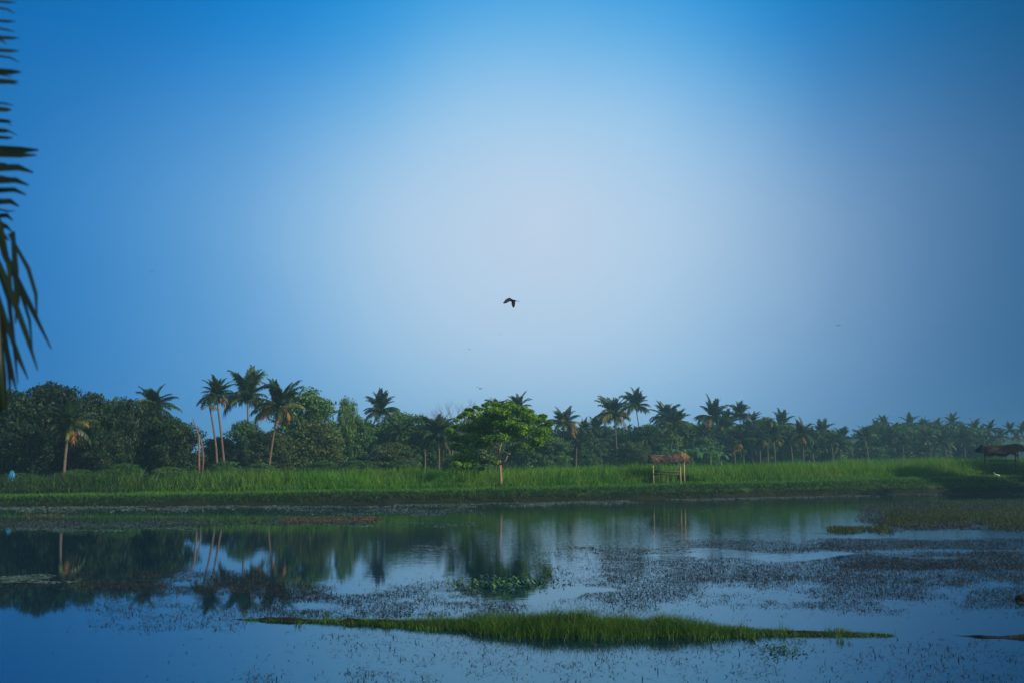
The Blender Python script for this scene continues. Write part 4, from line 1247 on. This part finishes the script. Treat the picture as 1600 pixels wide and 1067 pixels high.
def ribbon(pts, w):
    out = []; n = len(pts)
    for i, p in enumerate(pts):
        t = i / (n - 1); d = (pts[min(i + 1, n - 1)] - pts[max(i - 1, 0)]).normalized()
        e = d.cross(Vector((.0, 1, .15))).normalized(); ww = 1.05 * w * (.75 + .5 * math.sin(math.pi * t * .9)) * (1 - .75 * t ** 3) / 2
        out.append([tuple(p - e * ww), tuple(p + e * ww)])
    return out


def near_frond(rach, leaflets, name='frond'):
    mb = MB(); mb.tube(rach, [.02] * len(rach), 6)
    out = [ribbon([Vector(p) for p in l[:-1]], l[-1]) for l in leaflets]
    o = link(name, strips_mesh('near_leaflets_mesh', np.array(out)), M['near_frond'], near)
    link('midrib', mb.mesh('near_midrib_mesh'), M['near_frond'], o)


rd = random.Random(4)
L1 = []
for (y0, x1, w) in [(4, 26, .010), (34, 24, .012), (60, 30, .016), (80, 30, .016), (113, 33, .024), (128, 29, .02), (172, 18, .022), (190, 18, .018), (205, 15, .02), (216, 20, .014), (235, 60, .032), (243, 57, .024),
                    (265, 52, .03), (285, 45, .026), (300, 41, .022), (318, 30, .026), (340, 20, .022), (357, 18, .022), (372, 14, .02)]:
    d = rd.uniform(-.2, .2)
    dr = 4 if y0 < 250 else (y0 - 250) * .06 + 6
    L1.append([nl(-60, y0 - 4, d), nl(-15, y0 - 2, d), nl(x1 * .55, y0 + (0 if y0 < 250 else -3), d), nl(x1, y0 + (0 if y0 < 250 else 5), d), w])
for k in range(15):
    y0 = 18 + k * 24 + rd.uniform(-6, 6); d = rd.uniform(-.15, .3); x1 = rd.uniform(8, 34)
    L1.append([nl(-60, y0 - 8, d), nl(-15, y0 - 4, d), nl(x1 * .5, y0 + rd.uniform(-4, 3), d), nl(x1, y0 + rd.uniform(-2, 9), d), .009])
near_frond([nl(-62, -120), nl(-40, -20), nl(-30, 120), nl(-28, 240), nl(-30, 380)], L1)
L2 = []
for pts, w in [(((20, 362), (24, 420), (27, 470), (24, 506)), .026), (((-14, 330), (8, 400), (48, 480), (80, 545)), .026), (((-16, 380), (10, 440), (40, 520), (59, 578)), .026),
               (((14, 366), (44, 420), (56, 460), (58, 505)), .018), (((8, 395), (30, 450), (46, 500), (52, 560)), .014), (((-10, 440), (8, 500), (30, 560), (44, 592)), .022),
               (((-14, 300), (2, 360), (14, 420), (20, 480)), .022), (((4, 500), (10, 545), (18, 580), (26, 612)), .022), (((-12, 500), (0, 540), (6, 590), (10, 640)), .026),
               (((-6, 470), (6, 520), (14, 570), (16, 620)), .024), (((-8, 410), (14, 470), (22, 540), (28, 600)), .018), (((-20, 520), (-8, 560), (-2, 600), (0, 660)), .03)]:
    L2.append([nl(*p) for p in pts] + [w])
near_frond([nl(-40, 260), nl(-16, 360), nl(-8, 460), nl(-2, 560), nl(4, 640)], L2)
for k in range(7):                                    # rest of the crown, outside the frame
    a = math.pi * .5 + k * .62; f_ = link('frond', with_mat(FR['out' if k % 2 else 'mid', k % 3], 'near_frond'), None, near)
    f_.location = (-.2, 0, 4.4); f_.rotation_euler = (0, 0, a); f_.scale = (.7, .7, .7)

# ------------------------------------------------------------------ haze
HZ = True
if HZ:
    x0, x1, y0, y1, z0, z1 = -1200, 1200, -70, 1320, -2.2, 24
    v = [(x, y, z) for x in (x0, x1) for y in (y0, y1) for z in (z0, z1)]
    me = bpy.data.meshes.new('haze'); me.from_pydata(v, [], [(0, 1, 3, 2), (4, 6, 7, 5), (0, 4, 5, 1), (2, 3, 7, 6), (0, 2, 6, 4), (1, 5, 7, 3)])
    hm = bpy.data.materials.new('morning_haze'); hm.use_nodes = True; nt = hm.node_tree; nt.nodes.clear()
    o_ = nt.nodes.new('ShaderNodeOutputMaterial'); pv = nt.nodes.new('ShaderNodeVolumePrincipled')
    pv.inputs['Color'].default_value = (.26, .6, .82, 1); pv.inputs['Density'].default_value = .00075; pv.inputs['Anisotropy'].default_value = 0.0
    nt.links.new(pv.outputs[0], o_.inputs['Volume'])
    tag(link('haze', me, hm), 'thin blue morning haze filling the air over the pond', 'haze', kind='stuff')
